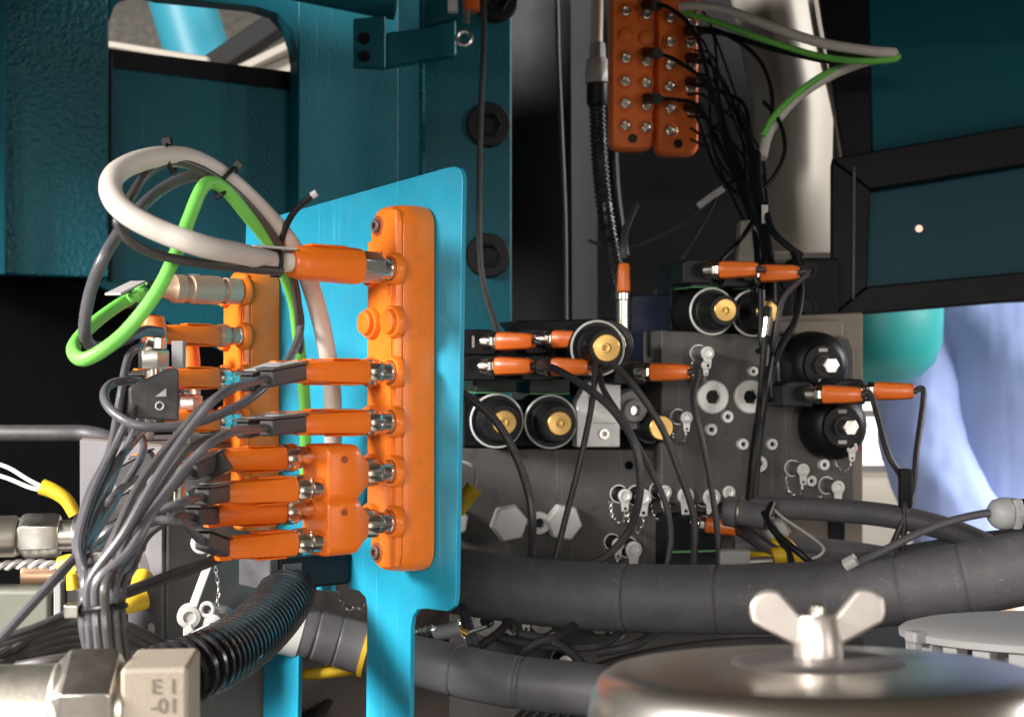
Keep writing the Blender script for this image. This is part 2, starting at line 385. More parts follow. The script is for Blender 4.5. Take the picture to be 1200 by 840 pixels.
# roof sheet and beams seen through the opening, with a solid blue reflection
cp = thing('ceiling_sheet', 'shiny grey roof sheet seen through the rounded cut-out', 'roof sheet', P(200, 20, 3.2))
MB().add([P(60, -160, 3.6), P(460, -160, 3.6), P(460, 200, 2.9), P(60, 200, 2.9)], [(0, 1, 2, 3)]).add([P(60, -160, 3.62), P(460, -160, 3.62), P(460, 200, 2.92), P(60, 200, 2.92)], [(3, 2, 1, 0)]).build('sheet', 'satin', cp, True)
dct = MB().tube([P(188, -80, 2.7), P(246, 110, 2.7)], .062, 24)  # solid tube imitating the blue reflected in the sheet
tag(dct.build('blue_roof_duct', 'ductblue'), 'bright blue duct seen through the rounded cut-out in the frame wall', 'duct')
def beam(name, p, q, w_, m, label):
    d = (q - p).normalized(); fm = axis_frame(p, d); L = (q - p).length
    o = MB().box(-w_, w_, -w_ * .6, w_ * .6, 0, L, fm).build(name, m, None, bevel=.003); return tag(o, label, 'beam')
beam('roof_beam', P(110, 50, 2.4), P(245, 72, 2.4), .010, 'cream', 'cream roof beam low at the left side of the rounded cut-out')
beam('roof_beam', P(262, 92, 2.4), P(372, 38, 2.4), .012, 'cream', 'cream roof beam rising to the right inside the rounded cut-out')
beam('roof_beam', P(300, 92, 2.45), P(400, 60, 2.45), .022, 'cream', 'wide cream roof beam below the rising one inside the cut-out')
beam('roof_beam', P(240, 86, 2.55), P(352, 10, 2.55), .030, 'black_wall', 'dark grey roof beam crossing behind the cream ones in the cut-out')

# ------------------------------------------------------------ dark panel, cream post, right hand door
bw = thing('dark_back_panel', 'dark grey upright sheet panel behind the valves and hanging cables', 'panel', P(790, 420, 1.72))
MB().add([P(545, -150, 1.74), P(668, -150, 1.70), P(672, 620, 1.70), P(545, 620, 1.74)], [(0, 1, 2, 3)]).add([P(545, -150, 1.77), P(668, -150, 1.75), P(672, 620, 1.75), P(545, 620, 1.77)], [(3, 2, 1, 0)]).build('left_sheet', 'black_frame', bw, True)
MB().add([P(668, -150, 1.70), P(700, -150, 1.74), P(1010, -150, 1.74), P(1010, 420, 1.74), P(700, 620, 1.74), P(672, 620, 1.70)], [(0, 1, 4, 5), (1, 2, 3, 4)]).build('sheet', 'black_wall', bw, True)
post = thing('cream_post', 'pale cream rounded sheet metal post beside the dark door frame', 'post', P(930, 300, 1.55))
vs_ = []
for v, uc, uw in ((-120, 880, 56), (0, 903, 54), (120, 925, 52), (200, 927, 48), (300, 927, 46)):
    vs_.append([P(uc + uw * math.sin(R(t)), v, 1.62 - .07 * math.cos(R(t))) for t in range(-60, 91, 10)])
mb = MB(); n_ = len(vs_[0]); mb.add([q for l in vs_ for q in l], [(k * n_ + i, k * n_ + i + 1, (k + 1) * n_ + i + 1, (k + 1) * n_ + i) for k in range(4) for i in range(n_ - 1)])
o = mb.build('curved_sheet', 'cream', post, True); sm = o.modifiers.new('solid', 'SOLIDIFY'); sm.thickness = .003
MB().tube(cr([P(945, -60, 1.55), P(957, 30, 1.55), P(976, 110, 1.55), P(984, 150, 1.55), P(991, 190, 1.55)]), .0055, 8).build('rolled_edge', 'cream', post, True)
MB().box(-.055, .045, -.01, .03, -.006, .004).build('foot_flange', 'cream', post, bevel=.002)

dr = thing('hinged_door', 'dark teal machine door with a black frame and a window pane', 'door', P(1100, 300, 1.30))
DP = Plane(P(980, 300, 1.34), (1, -0.20, 0), (0, 0, 1))
thick(DP, [(1004, 196), (1205, 160), (1400, 120), (1400, 345), (1004, 362)], -.05, -.03).build('window_pane', 'glasspanel', dr, True)
thick(DP, [(974, 186), (1400, 112), (1400, 160), (1020, 222)], -.04, 0).build('top_rail', 'black_frame', dr, True, .002)
thick(DP, [(974, 187), (1019.6, 222), (1016, 336), (974, 371)], -.04, -.0004).build('stile', 'black_frame', dr, True, .002)
thick(DP, [(1016, 336), (1400, 300), (1400, 335), (974, 371)], -.04, -.0008).build('bottom_rail', 'black_frame', dr, True, .002)
MB().tube([DP.hit(1001, 196, .001), DP.hit(1000, 350, .001)], .0012, 8).build('edge_bead', 'rubber_grey', dr, True)
thick(DP, [(1012, -150), (1500, -150), (1500, 108), (1022, 192)], -.06, -.045).build('upper_panel', 'teal_dark', dr, True, .003)
thick(DP, [(938, -150), (1012, -150), (1023, 192), (988, 184)], -.06, -.043).build('edge_seal', 'black_frame', dr, True, .002)
MB().lathe([(.0035, 0), (.003, .001), (.0001, .0012)], 14, dr.matrix_basis.inverted() @ DP.at(1077, 268, -.029)).build('indicator_lamp', 'lamp', dr)  # glowing dot imitates a pinkish reflection in the window pane
# hinge block below the post
hb = thing('hinge_block', 'black hinge block with two round screws under the cream post', 'hinge', P(955, 335, 1.30))
MB().box(-.022, .022, 0, .03, -.030, .026).build('body', 'black_frame', hb, bevel=.003)
for z in (.014, -.020):
    MB().lathe([(.0075, 0), (.0075, .004), (.005, .004), (.005, .001), (.0001, .001)], 20, frame(Vector((-.006, 0, z)), Vector((1, 0, 0)), Vector((0, 0, 1)), Vector((0, -1, 0)))).build('screw', 'black', hb)

# ------------------------------------------------------------ teal tank and person behind
tk = thing('teal_tank', 'smooth teal tank with a rounded lower corner under the door', 'tank', P(1000, 455, 1.95))
pr = []
MB().lathe([(.0001, -.110), (.03, -.109), (.06, -.104), (.088, -.092), (.108, -.072), (.118, -.045), (.120, -.01), (.120, .25), (.0001, .25)], 40, T((0, 0, .107))).build('shell', 'tank', tk)
tk.location = P(1000, 455, 1.95); tk.location.z = P(0, 455, 1.95).z

def skin_obj(name, pts, edges, m, parent, root=0, sub=2):
    me = bpy.data.meshes.new(name); me.from_pydata([p[:3] for p in pts], edges, [])
    me.materials.append(M[m]); o = bpy.data.objects.new(name, me); col.objects.link(o); o.parent = parent
    md = o.modifiers.new('skin', 'SKIN'); md.use_smooth_shade = True
    for i, p in enumerate(pts):
        me.skin_vertices[0].data[i].radius = (p[3], p[4] if len(p) > 4 else p[3]); me.skin_vertices[0].data[i].use_root = (i == root)
    s = o.modifiers.new('sub', 'SUBSURF'); s.levels = sub; s.render_levels = sub
    return o
pe = thing('person', 'person in a blue work overall standing behind the valve block', 'person', (0.845, 2.25, 0))
B = [(0, 0, .98, .155, .12), (0, 0, 1.15, .175, .12), (0, 0, 1.32, .185, .12), (0, 0, 1.46, .13, .09), (0, 0, 1.54, .055), (0, -.01, 1.62, .06, .07), (0, -.015, 1.70, .078, .095), (0, -.01, 1.78, .06, .075),
     (.21, 0, 1.44, .062), (.26, .01, 1.16, .05), (.22, -.10, .92, .042), (.21, -.13, .84, .03),
     (-.19, 0, 1.44, .062), (-.20, -.03, 1.16, .055), (-.13, -.15, .96, .042), (-.10, -.19, .88, .03),
     (.095, 0, .88, .095), (.10, 0, .50, .065), (.10, .01, .10, .05), (.10, -.12, .04, .035),
     (-.095, 0, .88, .095), (-.10, 0, .50, .065), (-.10, .01, .10, .05), (-.10, -.12, .04, .035)]
E = [(0, 1), (1, 2), (2, 3), (3, 4), (4, 5), (5, 6), (6, 7), (3, 8), (8, 9), (9, 10), (10, 11), (3, 12), (12, 13), (13, 14), (14, 15), (0, 16), (16, 17), (17, 18), (18, 19), (0, 20), (20, 21), (21, 22), (22, 23)]
skin_obj('body', B, E, 'skin', pe)
C_ = [(x, y, z, *[r + .018 for r in rr]) for (x, y, z, *rr) in B]
keep = [0, 1, 2, 3, 4, 8, 9, 10, 12, 13, 14, 16, 17, 18, 20, 21, 22]
ix = {k: i for i, k in enumerate(keep)}
ov = skin_obj('overall', [C_[k] for k in keep], [(ix[p], ix[q]) for p, q in E if p in ix and q in ix], 'overall', pe, sub=4)
tx = bpy.data.textures.new('folds', 'CLOUDS'); tx.noise_scale = .075; tx.noise_depth = 2
dm = ov.modifiers.new('folds', 'DISPLACE'); dm.texture = tx; dm.strength = .014; dm.mid_level = .1; dm.texture_coords = 'LOCAL'
MB().lathe([(.0001, .10), (.05, .095), (.085, .06), (.095, .01), (.088, -.04)], 20, T((0, .012, 1.745)), cap=False).build('hair', 'hair', pe)

# ------------------------------------------------------------ cyan bracket plate
d = Vector((-0.803, 1, -0.02))
BR = Plane(P(537, 455, .74), -d, P(541, 198, .74) - P(533, 715, .74))
br = thing('bracket_plate', 'cyan painted steel bracket plate on two legs carrying the orange boxes', 'bracket', BR.fr(0, -.20))
O = [(288, 263), (521, 197), (532, 195), (539, 198), (542, 208), (534, 698), (532, 710), (524, 716), (499, 713), (489, 714), (483, 722), (481, 735), (479, 980),
     (427, 980), (430, 712), (428, 700), (420, 692), (409, 690), (408.5, 672), (389, 671), (388.5, 693), (362, 690), (354, 694), (351, 704), (346, 980), (306, 980), (310, 700), (307, 688), (300, 682), (286, 679), (279, 674), (276, 664)]
thick(BR, O, -.0032, 0).build('plate', 'cyan', br, True, .0007, 2)

# ------------------------------------------------------------ M12 connectors and cables
def flat_side(mb, z0, z1, w_, h_, m=None): return mb.box(-w_, w_, -h_, h_, z0, z1, m)
RR = .0066
def connector(root, m, k=1.0, toward=None, grip='orange_grip', nut='nickel', far=False, sleeve=True, plate='label_white', sl=.040, ring=True):
    """plug along +z of m; its face at z = 0. parts of root; returns the cable exit point in world space"""
    inv = root_matrix(root).inverted() @ m
    kz = k * (.70 if far else 1); S = inv @ Matrix.Diagonal((k, k, kz, 1))
    if ring: MB().lathe([(.0048, -.002), (.0048, .001), (.0056, .0012), (.0056, .006), (.0048, .0065), (.0048, .0085)], 20 if not far else 12, S).build('threaded_ring', nut, root)
    nz = .0075
    MB().lathe([(.0052, nz), (.0066, nz + .0007), (.0069, nz + .0014), (.0069, nz + .0065), (.0064, nz + .0078), (.0055, nz + .008)], 28 if not far else 16, S, lobes=1, lobe=.035).build('coupling_nut', nut, root)
    g = nz + .0078
    prof = [(.0050, g), (.0064, g + .0006), (.0068, g + .003), (.0066, g + .010), (.0063, g + .018), (.0060, g + .026), (.0057, g + .034), (.0050, g + .037), (.0046, g + .039)]
    G = MB().lathe(prof, 24, S, sq=.35).build('grip', grip, root)
    e = g + .039
    if not far:
        # moulded flats and end prongs
        MB().box(-.0046, .0046, .0060, .0069, g + .006, g + .022, S).box(-.0046, .0046, -.0069, -.0060, g + .006, g + .022, S).build('grip_pad', grip, root, bevel=.0006)
        for y in (-.0046, .0046):
            MB().box(-.003, .003, y - .0012, y + .0012, g + .035, g + .042, S).build('end_prong', grip, root, bevel=.0006)
    if sleeve:
        p_ = m @ Vector((0, 0, (e - .001) * kz)); zz = (m.to_3x3() @ Vector((0, 0, 1))).normalized()
        if toward is not None:
            tv = toward - p_; sl = min(sl, tv.length * .85); zz = (zz * .12 + tv.normalized()).normalized()
        S = root_matrix(root).inverted() @ axis_frame(p_, zz)
        MB().box(-.0040, .0040, -.0042, .0040, 0, sl, S).build('marker_sleeve', 'cable_dark', root, bevel=.0014)
        pl = MB().box(-.0048, .0048, .0041, .0052, .001, sl + .002, S).build('marker_plate', 'cable_mid', root, bevel=.0003)
        if plate == 'label_white':
            MB().box(-.0036, .0036, .0053, .0056, .004, sl - .006, S).build('marker_label', 'label_white', pl)
        return p_ + zz * (sl + .004), p_ + zz * sl * .5
    return m @ Vector((0, 0, e * kz)), m @ Vector((0, 0, (e - .006) * kz))
def cord(root, pts, r, m, seg=10, n=8, name='cord'):
    return MB().tube(cr(pts, n), r, seg).build(name, m, root, True)
def cable(name, label, pts, r, m, cat='cable', group=None, seg=10, n=8):
    o = MB().tube(cr(pts, n), r, seg).build(name, m)
    # origin at the first point
    o.data.transform(T(-Vector(pts[0]))); o.location = pts[0]
    return tag(o, label, cat, group)
def Q(*l): return [P(*q) for q in l]

# ------------------------------------------------------------ distributor boxes
def distributor(label, pl, u_r, u_l, v_t, v_b, h, rows, u_col, caps, empty=()):
    """orange box on plane pl; returns function port(col, row) -> matrix, and root"""
    vm = .5 * (v_t + v_b)
    sr = pl.st(u_r, vm)[0]; sl = pl.st(u_l, vm, h)[0]
    tt = pl.st(.5 * (u_r + u_l), v_t, h * .5)[1]; tb = pl.st(.5 * (u_r + u_l), v_b, h * .5)[1]
    sc = .5 * (sl + sr); W = sr - sl; L = tt - tb
    rt = thing('distributor_box', label, 'junction box', pl.fr(sc, tb))
    x0, x1 = -W / 2, W / 2
    def rr(i, z, r=.011): return [(x, y, z) for x, y in rrect(x0 + i, i, x1 - i, L - i, r)]
    MB().loft([rr(0, .0008), rr(-.0003, h * .3), rr(.0003, h * .70), rr(.0012, h * .84), rr(.0026, h * .88)]).build('base', 'orange', rt, bevel=.0005)
    i = .0012; zt = h; zb = h * .875; c = .0022
    up = [(x1 - i - .008, i), (x1 - i - .002, i + .003), (x1 - i, i + .009), (x1 - i, L - i - .009), (x1 - i - .002, L - i - .003), (x1 - i - .008, L - i), (x1 - i - .016, L - i), (.002, L - .010), (-.002, L - .018), (x0 + i, L - .019), (x0 + i, .019), (-.002, .018), (.002, .010), (x1 - i - .016, i)]
    def ins(k): return [(max(x0 + i + k, min(x1 - i - k, x)), max(i + k, min(L - i - k, y))) for x, y in up]
    MB().loft([[(x, y, zb) for x, y in up], [(x, y, zt - c) for x, y in up], [(x, y, zt) for x, y in ins(c * .9)]]).build('cover', 'orange', rt, bevel=.0006)
    # screws in the end recesses; a darker ring paints the pocket's shade
    for y in (L - .0105, .0095):
        s = MB().lathe([(.0036, zb - .004), (.0036, zb + .0022), (.0032, zb + .0026), (.0018, zb + .0026), (.0018, zb + .0006), (.0001, zb + .0006)], 16, T((x0 + W * .25, y, 0))).build('screw', 'dullmetal', rt)
        MB().lathe([(.0056, zb + .0002), (.0050, zb + .0007), (.0040, zb + .0007)], 20, T((x0 + W * .25, y, 0))).build('screw_recess', 'oink', rt)
    ty = [pl.st(u_col[0], v, h)[1] - tb for v in rows]
    cx = [pl.st(u, rows[len(rows) // 2], h)[0] - sc for u in u_col]
    for k in range(len(rows) - 1):
        ym = .5 * (ty[k] + ty[k + 1]); g = abs(ty[k] - ty[k + 1])
        MB().box(cx[0] - .0075, x1 - .0062, ym - g * .20, ym + g * .20, h - .001, h + .0011).build('label_field', 'orange', rt, bevel=.0004)
    for ci, x in enumerate(cx):
        for k, y in enumerate(ty):
            MB().lathe([(.0086, h - .001), (.0086, h + .0018), (.0078, h + .0032), (.0064, h + .0034), (.0064, h + .0005), (.0001, h + .0005)], 24, T((x, y, 0))).build('port_collar', 'orange', rt)
            if (ci, k) in caps:
                MB().lathe([(.0068, h), (.0068, h + .004), (.0062, h + .0058), (.004, h + .0064), (.0001, h + .0064)], 24, T((x, y, 0))).build('blanking_cap', 'orange_grip', rt)
            else:
                MB().lathe([(.0060, h), (.0060, h + .005), (.0054, h + .0055), (.0048, h + .0055), (.0048, h + .001), (.0001, h + .001)], 24, T((x, y, 0))).build('threaded_socket', 'nickel', rt)
    def port(ci, k, dz=.0035): return pl.fr(sc + cx[ci], tb + ty[k], h + dz)
    return rt, port, (x0, x1, L, h)
ROW = [315, 377, 436, 494, 552, 611]
b1, port1, dim = distributor('long orange sensor box at the free edge of the cyan bracket, with two blanking caps', BR, 511, 427, 242, 668, .024, ROW, (463, 436), {(0, 1), (1, 1)})
text('C E  0', .0038, 'moulded_mark', 'oink', b1, T((dim[0] + .013, dim[2] - .026, dim[3] + .0001)))
ROW2 = [342, 394, 443, 492, 541, 591]
b2, port2, dim2 = distributor('orange sensor box behind the fanned grey cables, under the white cable loop', BR, 329, 259, 317, 622, .024, ROW2, (286, 264), set())

# big connector with the white cable, top row of the near box
wc = thing('power_cable', 'thick beige white cable looped above the boxes, in the top plug of the long box', 'cable', port1(0, 0))
m = port1(0, 0)
inv = wc.matrix_basis.inverted() @ m
MB().lathe([(.0052, 0), (.0052, .004), (.0060, .0042), (.0060, .0075)], 20, inv).build('threaded_ring', 'nickel', wc)
MB().lathe([(.0070, .0070), (.0086, .0078), (.0086, .0205), (.0078, .0215)], 8, inv @ Matrix.Rotation(R(22), 4, 'Z')).build('coupling_nut', 'steel', wc, bevel=.0006)
MB().lathe([(.0080, .0195), (.0094, .0205), (.0096, .028), (.0090, .042), (.0088, .053), (.0076, .0585), (.0066, .0595)], 24, inv, sq=.25).build('grip', 'orange_grip', wc)
MB().box(-.004, .004, .0086, .0098, .028, .050, inv).build('grip_pad', 'orange_grip', wc, bevel=.0006)
st = m @ Vector((0, 0, .057)); st2 = m @ Vector((0, 0, .070))
cord(wc, [st, st2] + Q((280, 297, .640), (240, 289, .606), (190, 272, .60), (150, 251, .60), (131, 229, .605), (133, 207, .615), (155, 192, .63), (190, 184, .65), (225, 187, .67), (262, 207, .69), (305, 245, .715), (343, 290, .735), (364, 335, .755), (380, 395, .775), (389, 455, .785), (390, 520, .79), (384, 600, .80)), .0050, 'cable_white', 16, name='white_cord')
MB().box(-.008, .008, .0055, .0067, .060, .084, inv).build('marker_plate', 'label_white', wc, bevel=.0003)
for k in (.0680,):
    MB().torus(.0062, .0011, 20, 6, inv @ T((0, 0, k))).box(-.002, .002, -.008, -.005, k - .002, k + .002, inv).build('cable_tie', 'black', wc)
# green cable
gc = thing('green_cable', 'bright green cable arching through the white loop and hanging in a drop', 'cable', P(357, 560, .80))
cord(gc, Q((358, 560, .80), (357, 470, .79), (350, 400, .775), (342, 345, .755), (318, 290, .725), (288, 250, .70), (266, 224, .685), (249, 214, .675), (236, 222, .668), (222, 255, .66), (205, 300, .648), (182, 345, .64), (148, 388, .635), (118, 412, .632), (96, 421, .635), (86, 411, .65), (93, 396, .675), (115, 375, .70), (140, 357, .72), (160, 347, .735)), .0033, 'cable_green', 14, name='green_cord')
fm = axis_frame(P(140, 351, .715), P(168, 337, .74) - P(140, 351, .715))
MB().box(-.0045, .0045, .0035, .0048, -.006, .022, gc.matrix_basis.inverted() @ fm).build('marker_plate', 'label_white', gc, bevel=.0004)
MB().torus(.0040, .0009, 16, 6, gc.matrix_basis.inverted() @ axis_frame(P(151, 351, .73), P(160, 347, .735) - P(140, 357, .72))).build('cable_tie', 'black', gc)
# grey companions of the loop
cable('grey_cable', 'taupe grey cable tied along the inside of the white loop', Q((352, 420, .78), (347, 340, .75), (325, 285, .722), (290, 240, .70), (255, 210, .682), (222, 193, .664), (198, 190, .652), (172, 204, .64), (155, 228, .63), (142, 252, .617), (138, 262, .613), (152, 282, .617), (180, 297, .627), (225, 307, .64), (280, 314, .66), (330, 318, .68)), .0022, 'cable_mid', seg=12)
cable('grey_cable', 'grey cable dropping steeply from the white loop into the green drop', Q((270, 209, .70), (245, 205, .69), (215, 209, .68), (188, 223, .67), (163, 245, .655), (140, 272, .65), (120, 305, .645), (105, 345, .65), (99, 385, .655), (105, 404, .665), (122, 407, .675), (145, 398, .69), (170, 388, .71), (188, 390, .725)), .0029, 'cable_grey', seg=12)
cable('grey_cable', 'grey cable running down beside the green one and turning under the box sleeves', Q((345, 340, .752), (352, 372, .765), (350, 395, .76), (338, 422, .735), (318, 446, .70), (285, 472, .68), (240, 492, .665), (200, 500, .655), (160, 498, .65), (132, 482, .655), (122, 464, .665), (130, 450, .68), (150, 446, .69), (166, 449, .70)), .0022, 'cable_grey', seg=12)
def tie(u, v, Y, du, dv, r, label, tail=None):
    fm = axis_frame(P(u, v, Y), P(u + du, v + dv, Y) - P(u, v, Y))
    rt = thing('cable_tie', label, 'cable tie', fm)
    MB().torus(r, .0011, 24, 6).build('band', 'black', rt)
    MB().box(-.0022, .0022, r - .0005, r + .0035, -.0022, .0022).build('head', 'black', rt, bevel=.0004)
    if tail: MB().tube(cr(tail), .0011, 6).build('tail', 'black', rt, True)
tie(200, 187, .655, 20, -4, .0068, 'black cable tie at the crown of the white cable loop')
tie(266, 212, .69, 20, 16, .0078, 'black cable tie holding white, grey and green cables together at their arch', Q((266, 214, .686), (262, 226, .68), (252, 233, .68)))
tl = thing('cable_tie', 'long black tie tail with a pale tip standing above the cyan bracket', 'cable tie', P(330, 285, .72))
MB().tube(cr(Q((328, 290, .725), (334, 268, .722), (346, 247, .72), (366, 229, .72))), .0017, 8).build('tail', 'black', tl, True)
MB().tube(Q((365, 230, .72), (371, 226, .72)), .0019, 8).build('tip', 'label_white', tl, True)

# plugs with grey cords on the long box
GB = 'grey sensor cables of the tied bundle'
bund = Q((122, 700, .575))[0]
def bundle_end(i):
    a_ = [(104, .572), (113, .566), (124, .562), (134, .566), (142, .572), (110, .580), (128, .582), (138, .585), (97, .588), (101, .584), (98, .579), (106, .577)][i]
    return Q((a_[0] + 2, 680, a_[1]), (a_[0], 718, a_[1]), (a_[0] + 2, 745, a_[1]), (a_[0] + 6 + i, 800, a_[1] + .01), (a_[0] + 10 + i, 880, a_[1] + .03))
def plug(label, m, path, i=None, group=None, r=.0020, cm='cable_grey', **k):
    rt = thing('sensor_cable', label, 'cable', m, group)
    e, s = connector(rt, m, toward=path[0], **k)
    cord(rt, [s, e] + path + (bundle_end(i) if i is not None else []), r, cm)
    return rt
plug('grey sensor cable in the plain plug just below the blanking caps', port1(0, 2), Q((262, 460, .612), (228, 496, .600), (182, 562, .585), (145, 625, .575)), 0, GB)
plug('grey sensor cable from the hidden upper port behind the plain plug', port1(1, 2), Q((242, 474, .63), (205, 514, .615), (165, 565, .60), (136, 625, .585)), 5, GB, cm='cable_mid')  # darker jacket paints the shade between the fanned cords
plug('grey sensor cable in the plain plug just above the splitters', port1(0, 3), Q((262, 510, .612), (222, 543, .600), (180, 598, .585), (152, 645, .572)), 1, GB)
plug('grey sensor cable from the hidden lower port behind the labelled plug', port1(1, 3), Q((228, 520, .63), (200, 551, .615), (172, 596, .60), (145, 640, .585)), 6, GB, cm='cable_mid')  # darker again, for shade behind the front cords
# Y splitters
for k, (row, lab) in enumerate(((4, 'orange two-way splitter plugged in the second port from the long box foot'), (5, 'orange two-way splitter plugged in the lowest port of the long box'))):
    pm = port1(0, row)
    sp = thing('port_splitter', lab, 'splitter', pm, None)
    MB().lathe([(.0048, -.002), (.0056, .0012), (.0056, .006), (.0048, .0065), (.0048, .009)], 20).build('threaded_ring', 'nickel', sp)
    MB().lathe([(.0055, .0080), (.0070, .0088), (.0072, .010), (.0072, .016), (.0066, .0175)], 28, lobes=1, lobe=.035).build('coupling_nut', 'nickel', sp)
    def sec(x0, y0, x1, y1, r, z): return [(x, y, z) for x, y in rrect(x0, y0, x1, y1, r)]
    MB().loft([sec(-.0070, -.0072, .0070, .0072, .004, .0172), sec(-.0085, -.0085, .0085, .0085, .004, .020), sec(-.0125, -.0135, .0125, .0150, .005, .0265), sec(-.0130, -.0140, .0130, .0155, .005, .030), sec(-.0130, -.0140, .0130, .0155, .005, .0440), sec(-.0122, -.0132, .0122, .0147, .005, .0452)]).build('body', 'orange_grip', sp, bevel=.0005)
    MB().lathe([(.0018, 0), (.0018, .0004), (.0001, .0004)], 12, frame(Vector((.0131, .008, .036)), Vector((0, 1, 0)), Vector((0, 0, 1)), Vector((1, 0, 0)))).build('screw_hole', 'oink', sp)
    for j, (dx, dy, g) in enumerate(((-.0058, .0088, 'upper'), (.0052, -.0062, 'lower'))):
        mm = pm @ T((dx, dy, .0452))
        idx = 2 + k * 2 + j
        us = [[(208, 566), (178, 592), (158, 640)], [(215, 588), (178, 606), (152, 655)], [(205, 606), (172, 628), (154, 668)], [(212, 613), (180, 611), (153, 632), (139, 670)]][k * 2 + j]
        dd = [.625, .605, .615, .60][k * 2 + j]
        plug('grey sensor cable in the %s socket of the %s splitter' % (g, ('higher', 'lowest')[k]), mm, Q(*[(u, v, dd - .006 * q) for q, (u, v) in enumerate(us)]), [2, 3, 4, 7][k * 2 + j], GB, cm='cable_mid' if j == 0 else 'cable_grey', plate='none' if j == 0 else 'label_white', ring=True, sl=.030)  # upper cords get the darker jacket as painted shade in the fan

# plugs of the rear box
rc = thing('sensor_cable', 'warm nickel barrel plug in the top port of the rear orange box', 'cable', port2(0, 0))
m2 = port2(0, 0); iv = rc.matrix_basis.inverted() @ m2
MB().lathe([(.0060, 0), (.0082, .001), (.0082, .010), (.0068, .0105), (.0068, .014)], 20, iv).build('coupling_nut', 'rosesteel', rc)
MB().lathe([(.0080, .0135), (.0088, .0145), (.0088, .033), (.0078, .034), (.0078, .037), (.0086, .0375), (.0086, .044), (.0070, .046), (.0055, .052)], 24, iv).build('barrel', 'rosesteel', rc)
MB().box(-.002, .002, .0078, .0094, .028, .034, iv).build('index_key', 'steel', rc)
MB().lathe([(.0045, .050), (.0042, .058), (.0030, .060)], 16, iv).build('strain_relief', 'black', rc)
cord(rc, [m2 @ Vector((0, 0, .055)), m2 @ Vector((0, 0, .066))] + Q((168, 342, .73), (150, 352, .725)), .0028, 'cable_green', name='cord_stub')
GR = 'cables of the rear orange box'
cl = [('orange plug with a clear collar in the second port of the rear box', Q((165, 405, .70), (150, 420, .70), (140, 470, .70), (128, 530, .68), (104, 580, .65), (90, 640, .61)), 8),
      ('short orange plug at the third port of the rear box with a grey flag', Q((160, 470, .68), (132, 530, .65), (108, 580, .62), (92, 640, .59)), 9),
      ('orange plug half hidden behind the fan of cables at the rear box', Q((150, 525, .67), (125, 560, .64), (102, 610, .61), (96, 650, .60)), 10),
      ('lowest visible orange plug of the rear box below the grey cable fan', Q((140, 575, .67), (120, 600, .65), (104, 640, .62)), 11)]
for k, (lab, pth, i) in enumerate(cl):
    plug(lab, port2(0, k + 1), pth, i, GR, nut='copper' if k == 0 else 'nickel', plate='none' if k else 'label_white', sl=.022)
for k, v in enumerate((2, 3, 4)):
    plug(['grey sensor cable from the far column of the rear box, the highest', 'grey sensor cable from the far column of the rear box, middle one', 'grey sensor cable from the far column of the rear box, lowest one'][k], port2(1, v), Q((168, 480 + 48 * k, .72), (138, 545 + 35 * k, .69), (112, 610 + 15 * k, .64), (86, 655, .60), (40, 705, .575), (-10, 760, .56), (-60, 820, .55)), None, GR, plate='none', sl=.022)
# upright plugs and tall fittings left of the rear box
def upright(u, v0, v1, Y, label, k=1.0):
    q = P(u, v1, Y); rt = thing('upright_plug', label, 'plug', q)
    H = P(u, v0, Y).z - q.z; S = T((0, 0, 0))
    MB().lathe([(.0045, -.012), (.0045, 0)], 16).build('stem', 'nickel', rt)
    MB().lathe([(.0075, 0), (.0082, .001), (.0082, .009), (.0074, .010)], 6).build('hex_nut', 'steel', rt, bevel=.0004)
    MB().lathe([(.0060, .010), (.0066, .0108), (.0066, .016), (.0058, .017)], 24, lobes=1, lobe=.03).build('coupling_nut', 'nickel', rt)
    MB().lathe([(.0058, .0165), (.0066, .018), (.0064, H * .6), (.0066, H * .75), (.0056, H), (.003, H + .001)], 20, sq=.3).build('grip', 'orange_grip', rt)
    return rt
upright(180, 371, 432, .74, 'upright orange plug on a silver hex nut left of the rear box')
upright(222, 405, 482, .87, 'upright orange plug standing on a bright silver barrel beside the rear box')
upright(212, 530, 566, .78, 'short upright orange plug on the grey block behind the cable fan')
# little dark bracket with triangle and ring marks
tb_ = thing('valve_plug_housing', 'dark grey square plug housing with a pale triangle and ring mark', 'plug housing', P(182, 461, .69))
MB().prism([(-.013, -.011), (.010, -.013), (.010, .012), (.006, .0125), (-.013, .003)], 0, .018, frame(Vector((0, 0, 0)), Vector((.95, .3, 0)).normalized(), Vector((0, 0, 1)), Vector((.3, -.95, 0)).normalized())).build('housing', 'cable_dark', tb_, bevel=.001)
fm = frame(Vector((.3, -.95, 0)).normalized() * .0183, Vector((.95, .3, 0)).normalized(), Vector((0, 0, 1)), Vector((.3, -.95, 0)).normalized())
MB().prism([(-.001, -.001), (.004, -.001), (.004, .003)], 0, .0003, fm).build('triangle_mark', 'label_white', tb_)
MB().torus(.0018, .00035, 20, 6, fm @ T((.001, -.0055, 0))).build('ring_mark', 'label_white', tb_)
MB().box(.005, .011, .012, .018, .012, .026).build('rail', 'pale_plastic', tb_, bevel=.0006)
# bundle tie
bt = thing('cable_tie', 'black cable tie round the grey cable bundle with a silver clasp', 'cable tie', P(122, 712, .575))
loop = [P(122 + 25 * math.cos(R(t)), 712 - 3 * math.cos(R(t)), .574 + .013 * math.sin(R(t))) for t in range(0, 361, 15)]
MB().tube(loop, .0013, 8, False).build('band', 'black', bt, True)
MB().box(-.0145, -.0085, -.007, .001, -.003, .0025).build('clasp', 'steel', bt, bevel=.0008)

